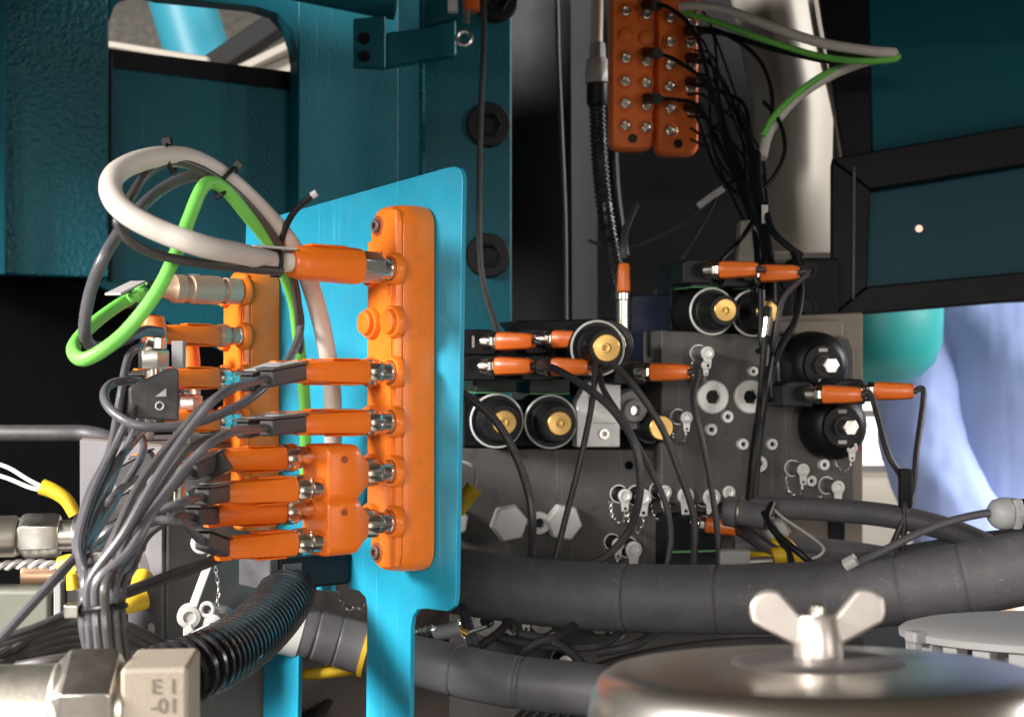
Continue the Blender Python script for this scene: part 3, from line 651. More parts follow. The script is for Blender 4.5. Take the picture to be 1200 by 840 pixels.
# ------------------------------------------------------------ conduit clamp and corrugated hose
cc = thing('corrugated_conduit', 'glossy black corrugated conduit hanging from its clamp under the orange plugs', 'conduit', P(345, 655, .665))
cf = BR.fr(*BR.st(393, 660, 0))
path = resample(cr([cf @ Vector((0, .004, .030)), cf @ Vector((0, -.008, .031))] + Q((331, 704, .785), (304, 736, .745), (268, 762, .705), (228, 782, .675), (170, 800, .66), (110, 812, .66)), 20), .00052)
rad = []
for i in range(len(path)):
    ph = (i % 9) / 9
    rad.append(.0150 + (.0012 if .25 <= ph < .75 else -.0011))
MB().tube(path, rad, 22).build('corrugated_tube', 'conduit', cc, True, ang=60)
ci_ = cc.matrix_basis.inverted() @ cf
MB().box(-.0185, .0185, -.010, .0085, .0005, .048, ci_).build('clamp_body', 'black', cc, bevel=.002)
MB().box(-.0183, .0183, -.0098, .0083, .0482, .054, ci_).build('clamp_lid', 'cable_grey', cc, bevel=.001)
MB().box(.0187, .0196, -.007, .005, .034, .046, ci_).build('latch', 'rubber_grey', cc, bevel=.0005)

# ------------------------------------------------------------ steel fitting in the lower left corner
fx = Vector((1, .10, 0)).normalized(); fy = Vector((0, 0, 1)); fz = fx.cross(fy)
ft = thing('hydraulic_elbow', 'large steel elbow fitting stamped E1 -01 with a hex nut and pipe', 'fitting', frame(P(140, 829, .50), fx, fy, fz))
def xl(): return frame(Vector((0, 0, 0)), Vector((0, 1, 0)), Vector((0, 0, 1)), Vector((1, 0, 0)))
MB().lathe([(.0160, -.20), (.0160, -.022), (.0172, -.0205), (.0172, -.018)], 40, xl()).build('pipe', 'satin', ft)
MB().lathe([(.0165, -.0215), (.0195, -.0185), (.0218, -.0165), (.0218, -.002), (.0205, .0005)], 6, xl() @ Matrix.Rotation(R(4), 4, 'Z')).build('hex_nut', 'steel', ft, bevel=.0008)
MB().lathe([(.0150, 0), (.0150, .004)], 32, xl()).build('neck', 'satin', ft)
MB().box(.003, .0262, -.040, .0175, -.0175, .0165).build('elbow_body', 'cast', ft, bevel=.002, bseg=3)
text('E 1', .0074, 'stamped_text', 'ink', ft, T((.0180, .0108, .0166)))
text('-01', .0074, 'stamped_text', 'ink', ft, T((.0180, .0042, .0166)))

# smaller fittings at the left edge
f2 = thing('hydraulic_fitting', 'steel tube with a hex nut entering at the left beside the yellow cap', 'fitting', frame(P(22, 628, .80), Vector((1, .15, 0)).normalized(), Vector((0, 0, 1)), Vector((.15, -1, 0)).normalized()))
MB().lathe([(.0118, -.12), (.0118, -.002), (.0105, .0)], 30, xl()).build('tube', 'satin', f2)
MB().lathe([(.0095, 0), (.0120, .002), (.0130, .004), (.0130, .020), (.0118, .023)], 6, xl()).build('hex_nut', 'steel', f2, bevel=.0006)
MB().lathe([(.009, .022), (.009, .030), (.013, .031), (.013, .037), (.010, .038), (.010, .07)], 24, xl()).build('union', 'steel', f2)
f3 = thing('hydraulic_fitting', 'coppery tube fitting under the white twisted wire', 'fitting', frame(P(60, 674, .84), Vector((1, .1, 0)).normalized(), Vector((0, 0, 1)), Vector((.1, -1, 0)).normalized()))
MB().lathe([(.0085, -.016), (.0090, -.014), (.0090, .05)], 28, xl()).build('tube', 'copper', f3)
MB().lathe([(.0125, .020), (.0125, .026)], 28, xl()).build('flange', 'steel', f3)
MB().lathe([(.006, -.060), (.0075, -.055), (.0075, -.045), (.003, -.044)], 20, xl()).build('end_ball', 'copper', f3)
wt = thing('twisted_wire', 'white twisted wire above the coppery fitting, ending in a yellow cap', 'wire', P(5, 665, .80))
for ph in (0, math.pi):
    pts = []
    for k in range(60):
        t = k / 59; q = P(-5 + 92 * t, 664 - 8 * math.sin(math.pi * t * .8) + 8 * t, .80)
        pts.append(q + Vector((0, .0016 * math.sin(t * 22 + ph), .0016 * math.cos(t * 22 + ph))))
    MB().tube(pts, .0015, 7).build('strand', 'label_white', wt, True)
def ycap(label, pts, r, wires=()):
    rt = thing('yellow_cap', label, 'cap', pts[0])
    c = cr(pts, 6); n = len(c)
    MB().tube(c, [r * (.85 + .25 * (k / (n - 1))) for k in range(n)], 16).build('sleeve', 'yellow', rt, True)
    for wq in wires: MB().tube(cr(wq), .0011, 7).build('wire', 'cable_white' if len(wires) > 1 else 'label_white', rt, True)
ycap('yellow protective sleeve on two pale wires coming from the left edge', Q((88, 603, .72), (78, 586, .72), (64, 576, .72), (49, 570, .72)), .0038, [Q((-20, 538, .74), (10, 548, .74), (35, 563, .73), (60, 575, .72)), Q((-20, 552, .74), (8, 560, .735), (35, 571, .73), (58, 576, .72))])
ycap('yellow cap wedged behind the grey bundle below the copper fitting', Q((70, 664, .72), (84, 662, .72), (92, 668, .72)), .006)
ycap('small upright yellow cap touching the grey bundle', Q((84, 672, .70), (86, 690, .70)), .003)
ycap('blunt yellow cap right of the bundle tie', Q((132, 712, .66), (150, 706, .66), (168, 700, .665)), .0052)
ycap('amber sleeve behind the tied bundle', Q((150, 700, .68), (162, 690, .69), (168, 676, .70)), .0046)
# grey plate at the left edge and black cable loop
gp = thing('terminal_cover', 'flat khaki grey terminal cover at the lower left edge', 'cover', P(20, 718, .80))
MB().box(-.06, .020, -.004, .02, -.016, .014).build('cover', 'khaki', gp, bevel=.003)
MB().box(.0215, .026, -.003, .02, -.014, .018).build('end_cap', 'pale_plastic', gp, bevel=.001)
MB().box(.0265, .058, .004, .02, -.018, .018).build('base', 'rubber', gp, bevel=.001)
for k in range(5):
    cable('black_cable', 'black cable curving behind the steel elbow fitting', Q((-40, 790 + 7 * k, .66 - .01 * k), (10, 762 + 6 * k - 8 * (k % 2), .67), (50, 738 + 8 * k, .68), (95, 728 + 9 * k, .69), (150, 735 + 10 * k, .70), (200, 760 + 10 * k, .71)), .0029, 'cable_dark', group='black cables behind the elbow fitting')
cable('steel_tube', 'thin grey tube lying behind the steel pipe', Q((20, 783, .60), (60, 776, .60), (100, 770, .61)), .0032, 'cable_mid', cat='tube')
sg = MB(); sp_ = cr(Q((-20, 757, .60), (40, 738, .61), (100, 712, .625), (180, 682, .65), (240, 660, .67), (283, 642, .69)), 8)
for off in (-.0013, .0013):
    sg.tube([q + Vector((0, 0, off)) for q in sp_], .0016, 8)
o = sg.build('flat_twin_cable', 'cable_dark'); tag(o, 'dark flat twin cable running up from the left edge to the cyan bracket', 'cable')

# ------------------------------------------------------------ light grey valve block behind the bundle
e_l = Vector((.70, -.714, 0)); e_r = Vector((.80, .60, 0))
cor = P(195, 640, .86)
LB = Plane(cor, e_l, (0, 0, 1)); RB = Plane(cor, e_r, (0, 0, 1))
lb = thing('valve_block', 'light grey valve block standing behind the tied grey cables', 'valve block', frame(cor, e_l, Vector((0, 0, 1)), LB.n))
zt_ = P(195, 521, .86).z; zb_ = .75
base = [cor - e_l * .11, cor, cor + e_r * .21, cor + e_r * .21 - e_l * .11]
MB().loft([[Vector((q.x, q.y, zb_)) for q in base], [Vector((q.x, q.y, zt_)) for q in base]]).build('body', 'blockside', lb, True, .002)
s0 = LB.st(98, 640)[0]
MB().loft([[LB.pt(s0, zb_ - cor.z, h), LB.pt(-.0008, zb_ - cor.z, h), LB.pt(-.0008, zt_ - cor.z - .001, h), LB.pt(s0, zt_ - cor.z - .001, h)] for h in (.0003, .003)]).build('painted_face', 'blockgrey', lb, True, .0008)  # lighter skin puts the light on this face into the colour
li = lb.matrix_basis.inverted()
for (u, v, r, kind) in ((157, 668, .0185, 0), (152, 752, .011, 0), (178, 736, .0035, 1), (188, 575, .005, 1)):
    m = li @ LB.at(u, v, .003)
    if kind == 0: MB().lathe([(r, 0), (r, .006), (r * .9, .008), (r * .6, .008), (r * .55, .004), (.0001, .004)], 28, m).build('round_plug', 'steel', lb)
    else: MB().lathe([(r, 0), (r, .0006), (r * .7, .0008), (.0001, .0008)], 20, m).build('small_plug', 'plated', lb)
for (u, v) in ((165, 512), (218, 516)):
    q = P(u, v, .90); MB().lathe([(.008, 0), (.0085, .001), (.0085, .008), (.0075, .009)], 6, li @ T((q.x, q.y, zt_))).build('hex_plug', 'steel', lb, bevel=.0004)
# dark flag plugs at the block
for k, (u, v, Y, lab) in enumerate(((152, 553, .74, 'dark flag-shaped marker plug on the grey block behind the cable fan'), (232, 556, .68, 'long slate grey marker sleeve lying on the fan of cables'), (128, 600, .76, 'small dark marker plug on the face of the grey block'))):
    dirv = (P(u + 22, v - 12, Y) - P(u, v, Y)).normalized(); fm = axis_frame(P(u - 18, v + 8, Y), dirv)
    rt = thing('marker_plug', lab, 'marker', fm)
    MB().box(-.004, .004, -.006, .0035, 0, .024).build('body', 'cable_dark', rt, bevel=.0006)
    MB().box(-.0045, .0045, .0037, .0047, -.002, .025).build('plate', 'cable_mid', rt, bevel=.0003)
# dust cap assembly with strap
dc = thing('test_port', 'white plastic dust cap on a strap at the side of the grey block', 'test port', RB.at(224, 722, .006))
di = dc.matrix_basis.inverted()
fcap = frame(P(222, 722, .80), Vector((1, .2, 0)).normalized(), Vector((0, 0, 1)), Vector((.2, -1, 0)).normalized())
MB().lathe([(.0068, -.006), (.0070, .001), (.0062, .003), (.0035, .0034), (.0030, .0024), (.0001, .0024)], 24, di @ fcap).build('cap', 'white_plastic', dc)
MB().box(-.0035, .0035, -.014, -.003, -.004, 0, di @ fcap).build('cap_tongue', 'white_plastic', dc, bevel=.0012)
p0 = P(228, 705, .80); p1 = P(252, 640, .82)
fm = axis_frame(p0, p1 - p0, Vector((0, -1, 0)))
MB().box(-.0024, .0024, -.0009, .0009, -.003, (p1 - p0).length, di @ fm).build('strap', 'white_plastic', dc, bevel=.0005)
MB().lathe([(.0062, -.004), (.0070, 0), (.0060, .006), (.004, .007)], 18, di @ frame(P(238, 635, .82), Vector((1, 0, 0)), Vector((0, 0, 1)), Vector((0, -1, 0)))).build('upper_cap', 'white_plastic', dc)
fm = axis_frame(P(208, 754, .79), P(252, 732, .79) - P(208, 754, .79), Vector((0, -1, 0)))
MB().box(-.0024, .0024, -.0022, .0022, 0, .022, di @ fm).box(-.002, .002, -.002, .002, .008, .012, di @ fm @ T((.0044, 0, 0))).build('lever', 'white_plastic', dc, bevel=.0006)
MB().torus(.0036, .0013, 20, 8, di @ frame(P(243, 714, .80), Vector((1, 0, 0)), Vector((0, 0, 1)), Vector((0, -1, 0)))).build('eyelet', 'white_plastic', dc)
MB().lathe([(.0085, 0), (.0088, .002), (.0088, .008), (.0070, .010), (.0070, .016), (.0050, .017)], 22, di @ axis_frame(P(262, 726, .815), P(240, 738, .79) - P(262, 726, .815))).build('port_body', 'pale_plastic', dc)
def chain(name, label, pts, r=.0014, mm='steel', parent=None):
    rt = parent or thing(name, label, 'chain', pts[0])
    c = resample(cr(pts, 12), r * 2.1); inv_ = rt.matrix_basis.inverted()
    mb = MB()
    for k in range(len(c) - 1):
        t = (c[k + 1] - c[k]).normalized(); fm = axis_frame(c[k], t) @ Matrix.Rotation(R(90 * (k % 2)), 4, 'Z') @ Matrix.Rotation(R(90), 4, 'X')
        mb.torus(r, r * .3, 8, 5, inv_ @ fm @ Matrix.Diagonal((.75, 1.25, 1, 1)))
    o = mb.build('chain_links', mm, rt); o['kind'] = 'stuff'
chain('retaining_chain', 'thin bead chain hanging beside the white cap strap', Q((252, 662, .82), (256, 690, .82), (254, 712, .815), (260, 722, .81)))
chain('retaining_chain', 'thin chain draped between the bracket legs above the grey hose', Q((394, 690, .92), (404, 710, .91), (420, 712, .91), (432, 702, .91)), .0018)
chain('retaining_chain', 'thin chain along the lower edge of the corrugated conduit', Q((262, 800, .70), (290, 782, .70), (312, 760, .71)), .0014)

# ------------------------------------------------------------ hoses
def hose(name, label, pts, r, m, grooves=(), bands=()):
    rt = thing(name, label, 'hose', pts[0])
    c = resample(cr(pts, 20), r * .05); n = len(c)
    rr = [r] * n
    for g in grooves:
        k = int(g * n)
        for j, dd in ((-1, .985), (0, .955), (1, .99)):
            if 0 <= k + j < n: rr[k + j] = r * dd
    MB().tube(c, rr, 36).build('jacket', m, rt, True, ang=50)
    for (g0, g1, m2, f) in bands:
        k0, k1 = int(g0 * n), max(int(g0 * n) + 2, int(g1 * n))
        MB().tube(c[k0:k1], r * f, 32).build('band', m2, rt, True)
    return rt
hose('hydraulic_hose', 'thickest black rubber hose sweeping across in front of the valve block', Q((470, 668, 1.02), (560, 684, 1.0), (660, 696, .99), (760, 701, .97), (850, 702, .955), (940, 700, .94), (1030, 692, .925), (1120, 680, .91), (1220, 660, .90), (1330, 630, .90)), .0235, 'rubber', grooves=(.335, .46, .70, .78))
hose('hydraulic_hose', 'wrapped grey hose running behind the bracket legs towards the metal can', Q((300, 728, .875), (345, 738, .875), (400, 752, .88), (450, 766, .88), (520, 782, .88), (600, 798, .86), (690, 808, .85), (780, 822, .84)), .0160, 'rubber_grey', grooves=(.14, .20, .30, .50, .655, .665), bands=((.0, .115, 'plated', 1.02), (.265, .28, 'yellow', 1.10)))
hose('hydraulic_hose', 'thinner black hose crossing below the upright valve block', Q((860, 596, 1.10), (910, 595, 1.08), (970, 597, 1.06), (1040, 604, 1.04), (1100, 617, 1.03), (1150, 636, 1.02), (1190, 660, 1.01)), .0088, 'rubber')
hose('hydraulic_hose', 'black hose lying behind the thick hose at the right', Q((900, 664, 1.06), (1000, 664, 1.05), (1080, 652, 1.04), (1150, 640, 1.03), (1260, 628, 1.02)), .0105, 'rubber')
hose('hydraulic_hose', 'short black hose in the gap under the upright valve block', Q((860, 640, 1.10), (930, 640, 1.10), (1000, 646, 1.10), (1080, 660, 1.09)), .0080, 'rubber')
for k in range(9):
    cable('black_cable', 'black cable in the dark heap under the thick hose, between grey hose and metal can', Q((600 + 14 * k, 850, .92), (660 + 12 * k, 800 - 3 * k, .98 + .01 * k), (740 + 14 * k, 770 - 2 * k, 1.0 + .01 * k), (860 + 8 * k, 752 + 2 * k, 1.02), (1010, 752 + 3 * k, 1.03)), .0036, 'cable_dark', group='black cables under the thick hose')
for k in range(6):
    cable('black_cable', 'black cable in the dark heap under the grey hose', Q((300 + 10 * k, 860 + 4 * k, .86), (400, 836 - 6 * k, .95), (480, 805 - 5 * k, .97), (540, 775 - 3 * k, .98)), .0034, 'cable_dark', group='black cables under the grey hose')
ycap('yellow sleeve lying under the grey hose between the bracket legs', Q((352, 790, .88), (385, 787, .88), (425, 780, .89)), .0040)
tw = thing('twisted_lead', 'silver twisted lead with a crimped sleeve right of the bracket leg', 'lead', P(483, 740, .90))
for ph in (0, math.pi):
    MB().tube([P(482 + 28 * t / 19, 741 - 3 * t / 19, .90) + Vector((0, .0024 * math.sin(t * .8 + ph), .0024 * math.cos(t * .8 + ph))) for t in range(20)], .0018, 7).build('strand', 'steel', tw, True)
MB().tube(Q((508, 743, .90), (538, 735, .90)), .0050, 16).build('sleeve', 'pale_plastic', tw, True)
MB().tube(Q((536, 737, .90), (548, 742, .90)), .0022, 10).build('crimp', 'brass', tw, True)
MB().tube(Q((546, 742, .90), (570, 734, .90)), .0014, 8).build('pin', 'nickel', tw, True)

# ------------------------------------------------------------ lower manifold block
a = R(12)
E1 = Vector((math.cos(a), math.sin(a), 0))
LM = Plane(P(690, 526, 1.15), E1, (0, 0, 1))
lm = thing('lower_manifold_block', 'wide dark grey hydraulic manifold block behind the thick hose', 'manifold', LM.at(690, 800))
thick(LM, [(455, 525), (862, 527), (862, 860), (455, 860)], -.12, 0).build('body', 'manifold', lm, True, .0015)
def onp(pl, root, u, v, h=0): return root.matrix_basis.inverted() @ pl.at(u, v, h)
def hexplug(pl, root, u, v, r, h=.010, m='plated', name='hex_plug'):
    mm = onp(pl, root, u, v)
    o = MB().lathe([(r * 1.05, 0), (r * 1.05, h * .7), (r * .95, h)], 6, mm @ Matrix.Rotation(R(10 * ((u * 7) % 6)), 4, 'Z')).build(name, m, root, bevel=r * .08)
    return o
def capscrew(pl, root, u, v, r, h=.004, m='plated', name='socket_plug'):
    mm = onp(pl, root, u, v)
    o = MB().lathe([(r, -.001), (r, h * .8), (r * .92, h), (r * .45, h), (r * .42, h * .4), (.0001, h * .4)], 24, mm).build(name, m, root)
    MB().lathe([(r * .44, h * .42), (.0001, h * .42)], 6, mm, cap=False).build('hex_socket', 'black', o)
    return o
def testpoint(pl, root, u, v, r, lean=(.006, -.004), L=.020, m='black', capm='plated', chain_=True):
    mm = onp(pl, root, u, v)
    o = MB().lathe([(r * 1.1, 0), (r * 1.1, .004), (r * .85, .005), (r * .85, L * .6), (r, L * .62), (r, L - .001), (r * .9, L)], 20, mm).build('test_port', m, root)
    fr_ = mm @ T((0, 0, L))
    tab = rrect(-r * .9, -r * .9, r * .9, r * .9, r * .85)
    MB().lathe([(r * .95, 0), (r * .95, .0012), (r * .6, .0016), (r * .45, .0006), (.0001, .0006)], 20, fr_).build('cap_disc', capm, o)
    tong = MB().prism([(-r * .45, -r * 2.1), (r * .45, -r * 2.1), (r * .62, -r * .5), (-r * .62, -r * .5)], .0002, .0011, fr_).build('cap_tongue', capm, o, bevel=.0003)
    MB().lathe([(r * .2, .0012), (r * .2, .0014), (.0001, .0014)], 10, fr_ @ T((0, -r * 1.7, 0))).build('tongue_hole', 'black', o)
    MB().lathe([(r * 1.25, .002), (r * 1.25, .0032)], 20, mm).build('base_washer', capm, o)
    if chain_:
        ptsc = [fr_ @ Vector((0, -r * 1.9, 0)), fr_ @ Vector((r * .3, -r * 3.2, -L * .3)), fr_ @ Vector((-r * .2, -r * 4.0, -L * .5)), fr_ @ Vector((-r * 1.0, -r * 3.0, -L * .8)), mm @ Vector((-r * 1.2, -r * .6, .003))]
        mb = MB(); c = resample(cr(ptsc, 10), .0024)
        for k in range(len(c) - 1):
            t = (c[k + 1] - c[k]).normalized()
            mb.torus(.0013, .00042, 8, 5, axis_frame(c[k], t) @ Matrix.Rotation(R(90 * (k % 2)), 4, 'Z') @ Matrix.Rotation(R(90), 4, 'X'))
        q = mb.build('cap_chain', 'steel', o); q['kind'] = 'stuff'
    return o
hexplug(LM, lm, 595, 612, .0150); hexplug(LM, lm, 659, 611, .0150)
capscrew(LM, lm, 631, 612, .0092, .005)
hexplug(LM, lm, 530, 610, .012, m='plated')
for (u, v, r) in ((751, 580, .0072), (776, 574, .0060), (730, 578, .0060), (850, 574, .0056), (722, 634, .0055), (800, 578, .0072), (830, 580, .0078), (740, 640, .0072)):
    testpoint(LM, lm, u - 6, v, r)
MB().lathe([(.0036, .0002), (.0036, .0006), (.0001, .0006)], 16, onp(LM, lm, 737, 545)).build('bore_hole', 'void', lm)
for (u, v, r) in ((568, 725, .013), (632, 725, .0105), (668, 722, .010), (700, 728, .009), (590, 742, .006), (645, 745, .006), (720, 735, .008)):
    o = capscrew(LM, lm, u, v, r, .010, m='steel', name='socket_plug')
for (u, v) in ((548, 715), (610, 716), (655, 770)):
    testpoint(LM, lm, u, v, .006)
# round plate at the left edge (yellow sleeve wire)
ycap('yellow sleeve with a loop of white wire right of the bracket edge', Q((536, 600, 1.05), (546, 584, 1.05), (556, 571, 1.05)), .0062, [Q((556, 572, 1.05), (558, 560, 1.05), (553, 546, 1.06), (543, 541, 1.07))])
# black connector at the right end of the lower block
bk = thing('valve_connector', 'black plug connector with green seam and an orange plug on the lower block', 'connector', LM.at(800, 622, 0))
MB().box(-.024, .022, -.030, .016, 0, .030).build('housing', 'black', bk, bevel=.002)
MB().box(-.022, .020, -.0135, -.0120, .0301, .0306).build('seam', 'greenline', bk)
o_ = bk.matrix_basis.inverted() @ frame(P(808, 615, 1.10), Vector((0, 0, 1)), Vector((0, -1, 0)), Vector((-1, 0, 0)))
pm = axis_frame(P(812, 612, 1.09), Vector((1, -.25, -.12)))
oc = thing('sensor_cable', 'orange plug with a black lead low at the end of the lower block', 'cable', pm)
e, s = connector(oc, pm, .95, grip='orange_far', far=True, sleeve=False)
cord(oc, [s, e] + Q((880, 628, 1.05), (905, 645, 1.04), (940, 664, 1.03)), .0052, 'cable_dark')

# ------------------------------------------------------------ upper right manifold block
UM = Plane(P(890, 480, 1.16), E1, (0, 0, 1))
um = thing('upright_manifold_block', 'upright dark grey manifold block full of round plugs and two black knobs', 'manifold', UM.at(890, 600))
thick(UM, [(775, 387), (996, 397), (1001, 410), (1001, 586), (870, 590), (775, 590)], -.05, .0).build('body', 'manifold', um, True, .0015)
thick(UM, [(876, 372), (1012, 366), (1012, 645), (876, 652)], -.09, -.052).build('backing_plate', 'beige', um, True, .002)
thick(UM, [(880, 376), (985, 374), (990, 380), (990, 396), (880, 390)], -.0515, -.030).build('top_rail', 'beige', um, True, .003)
thick(UM, [(972, 611), (990, 611), (990, 643), (972, 645)], -.0515, -.049).build('dark_stain_strip', 'black_frame', um, True)  # thin dark strip laid over the backing plate
for (u, v, r, h) in ((834, 465, .0138, .004), (878, 465, .0138, .004)):
    capscrew(UM, um, u, v, r, h)
for (u, v, r) in ((851, 488, .0050), (832, 503, .0050), (869, 520, .0048), (903, 520, .0048), (888, 543, .0070), (964, 544, .0046), (949, 563, .0046), (881, 435, .0040), (905, 449, .0036)):
    capscrew(UM, um, u, v, r, .0045)
for (u, v, r) in ((826, 414, .0058), (824, 428, .0040), (802, 488, .0052), (936, 548, .0056), (976, 568, .0060), (992, 522, .0052)):
    testpoint(UM, um, u - 9, v, r, L=.024, m='rubber_grey')
# two black knobs with hex bolts
for (u, v) in ((948, 428), (970, 498)):
    mm = onp(UM, um, u, v)
    k = MB().lathe([(.027, 0), (.0285, .004), (.0275, .016), (.0215, .024), (.0175, .026), (.0165, .029), (.0001, .029)], 28, mm).build('black_knob', 'black', um)
    MB().lathe([(.0085, .028), (.0085, .031), (.006, .0312), (.006, .036), (.0001, .036)], 20, mm).build('washer', 'cable_dark', k)
    MB().lathe([(.0072, .036), (.0075, .0365), (.0075, .043), (.0065, .044)], 6, mm).build('hex_nut', 'steel', k, bevel=.0005)
    for dy in (-.0125, .0125):
        MB().box(-.0045, .0030, dy - .0015, dy + .0015, .0285, .0300, mm).build('slot_mark', 'label_white', k, bevel=.0004)
MB().box(-.003, .003, -.005, .005, 0, .001, onp(UM, um, 1006, 522, -.051)).build('red_mark', 'redtag', um)

# ------------------------------------------------------------ solenoid valves
def coil(label, pl, u, v, h0, r=.0215, L=.030, box=True, rim=True, brass=.0095, group=None, tall=.030):
    rt = thing('solenoid_valve', label, 'solenoid valve', pl.at(u, v, h0), group)
    MB().lathe([(r, -.05), (r, .0), (r * .96, .002), (r * .80, .002), (r * .80, .004), (r * .70, .005)], 32).build('coil_body', 'black', rt)
    if rim: MB().torus(r * .97, .0012, 36, 8, T((0, 0, .001))).build('silver_rim', 'plated', rt)
    MB().lathe([(r * .72, .002), (r * .70, L * .7), (r * .62, L), (brass * 1.08, L)], 28, lobes=1, lobe=.012).build('end_nut', 'black', rt)
    b = MB().lathe([(brass, L - .002), (brass, L + .0015), (brass * .93, L + .0022), (brass * .35, L + .0018), (brass * .30, L + .0005), (.0001, L + .0005)], 28).build('brass_disc', 'brass', rt)
    MB().lathe([(brass * .2, L + .0008), (brass * .2, L + .003), (.0001, L + .0032)], 12).build('hub_pin', 'brass', b)
    if box:
        MB().box(-.017, .017, r + .0015, r + .013, -.052, -.002).build('coil_sleeve', 'darkgreen', rt, bevel=.001)
        MB().box(-.0165, .0165, r + .0005, r + .0014, -.050, -.0015).build('seam', 'greenline', rt)
    return rt
coil('solenoid valve with a silver rim and brass end next to the bracket edge', LM, 582, 493, .012, group=None)
coil('solenoid valve with a silver rim and brass end left of the silver plate', LM, 645, 494, .012)
coil('larger solenoid valve with a white rim above the silver plate', LM, 700, 408, .075, r=.0210, L=.024, box=False, brass=.0105)
coil('small solenoid valve with a brass end half behind cables right of the silver plate', LM, 762, 499, .010, r=.0150, L=.028, box=False, rim=False, brass=.0098)
coil('upper solenoid valve with a brass end above the upright block, towards the dark panel', UM, 834, 365, .004, r=.0190, brass=.0092)
coil('upper solenoid valve above the upright block, beside the hanging cables', UM, 882, 367, .004, r=.0190, brass=.0090)
# black valve bodies behind the coils
vb = thing('valve_bank', 'black valve bank body behind the coils on the lower block', 'valve bank', LM.at(640, 520, -.04))
thick(LM, [(542, 470), (676, 470), (676, 524), (542, 524)], -.06, -.002).build('body', 'black_frame', vb, True, .002)
thick(LM, [(552, 392), (672, 388), (676, 440), (552, 444)], -.09, -.035).build('upper_body', 'black_frame', vb, True, .002)
thick(LM, [(600, 376), (760, 372), (776, 392), (776, 526), (690, 526), (676, 470)], -.10, -.04).build('rear_body', 'black_frame', vb, True, .002)
nb = thing('blue_valve_body', 'dark navy valve body between the dark panel and the upright block', 'valve body', UM.at(770, 370, -.05))
thick(UM, [(736, 345), (806, 345), (806, 392), (774, 392), (774, 470), (736, 470)], -.09, -.055).build('body', 'navy', nb, True, .002)
thick(UM, [(785, 308), (930, 330), (930, 390), (785, 388)], -.09, -.053).build('rear_bank', 'black_frame', nb, True, .002)
# silver plate
spl = thing('silver_valve_plate', 'bright silver L-shaped plate between the solenoid coils', 'plate', LM.at(700, 525, 0))
thick(LM, [(676, 470), (690, 445), (727, 445), (727, 524), (676, 524)], 0, .016).build('plate', 'plated', spl, True, .0012)
thick(LM, [(690, 447), (727.5, 446), (727.5, 496), (690, 496)], .0162, .0175).build('upper_step', 'plated', spl, True, .0008)
capscrew(LM, spl, 701, 507, .0045, .0195, m='steel')
sq_ = thing('silver_cartridge', 'round silver cartridge plug right of the silver plate', 'cartridge', LM.at(736, 480, 0))
MB().lathe([(.017, -.01), (.0175, .004), (.0155, .006), (.0155, .012), (.0095, .0125), (.0095, .020), (.0088, .022), (.0042, .022), (.004, .016), (.0001, .016)], 28).build('body', 'pale_plastic', sq_)
MB().lathe([(.0040, .0165), (.0001, .0165)], 6, cap=False).build('hex_socket', 'steel', sq_)

# black DIN plug housings with orange plugs on the coils
def din(label, u, v, Y, w_=.026, h_=.020, dz=.034, slot=True):
    rt = thing('valve_plug_housing', label, 'plug housing', frame(P(u, v, Y), E1, Vector((0, 0, 1)), LM.n))
    MB().prism([(-w_ / 2, -h_ / 2), (w_ / 2, -h_ / 2), (w_ / 2, h_ * .35), (w_ * .35, h_ / 2), (-w_ * .35, h_ / 2), (-w_ / 2, h_ * .35)], -dz, 0).build('housing', 'black', rt, bevel=.0015)
    if slot: MB().box(-.0060, -.0042, -.004, .005, .0001, .0006).build('slot_mark', 'label_white', rt)
    MB().lathe([(.0072, 0), (.0072, .006), (.006, .007)], 18, frame(Vector((w_ / 2 - .001, -.001, -.006)), Vector((0, 1, 0)), Vector((0, 0, 1)), Vector((1, 0, 0)))).build('port', 'black', rt)
    return rt
DD = [('black plug housing with a pale slot, upper one at the bracket edge', 562, 401, 1.10, True), ('black plug housing under the slotted one at the bracket edge', 562, 431, 1.09, False), ('black plug housing with a pale slot beside the white rimmed coil', 634, 400, 1.10, True), ('lower black plug housing left of the white rimmed coil', 630, 431, 1.09, False), ('black plug housing right of the white rimmed coil', 738, 436, 1.10, False), ('black plug housing on the upper coil towards the dark panel', 818, 318, 1.14, False), ('black plug housing on the upper coil by the hanging cables', 866, 322, 1.14, False), ('black plug housing left of the knobs on the upright block', 935, 462, 1.10, False), ('black angled plug housing between the two black knobs', 997, 459, 1.11, False)]
for lab, u, v, Y, sl in DD: din(lab, u, v, Y, slot=sl)
def farplug(label, u, v, Y, path, dirv=(1, -.45, 0), k=1.08, r=.0023, group=None, cm='cable_dark'):
    m = axis_frame(P(u, v, Y), Vector(dirv)); rt = thing('sensor_cable', label, 'cable', m, group)
    e, s = connector(rt, m, k, grip='orange_far', far=True, sleeve=False)
    dv = Vector(dirv).normalized(); path = [q for k_, q in enumerate(path) if k_ > 2 or (q - e).dot(dv) > .010 or (q - e).z < -.02]
    cord(rt, [s, e, e + dv * .007 + Vector((0, 0, -.0008))] + path, r, cm)
farplug('orange plug in the upper housing at the bracket edge, with a short dark lead', 568, 400, 1.088, Q((618, 398, 1.07), (632, 390, 1.09), (640, 384, 1.12)))
farplug('orange plug in the lower edge housing, its lead arching over the silver plate', 566, 429, 1.08, Q((622, 420, 1.05), (650, 432, 1.03), (690, 456, 1.01), (722, 485, 1.0), (745, 525, .99), (750, 575, .99), (738, 620, 1.0), (712, 650, 1.0), (690, 662, 1.0)), r=.0029)
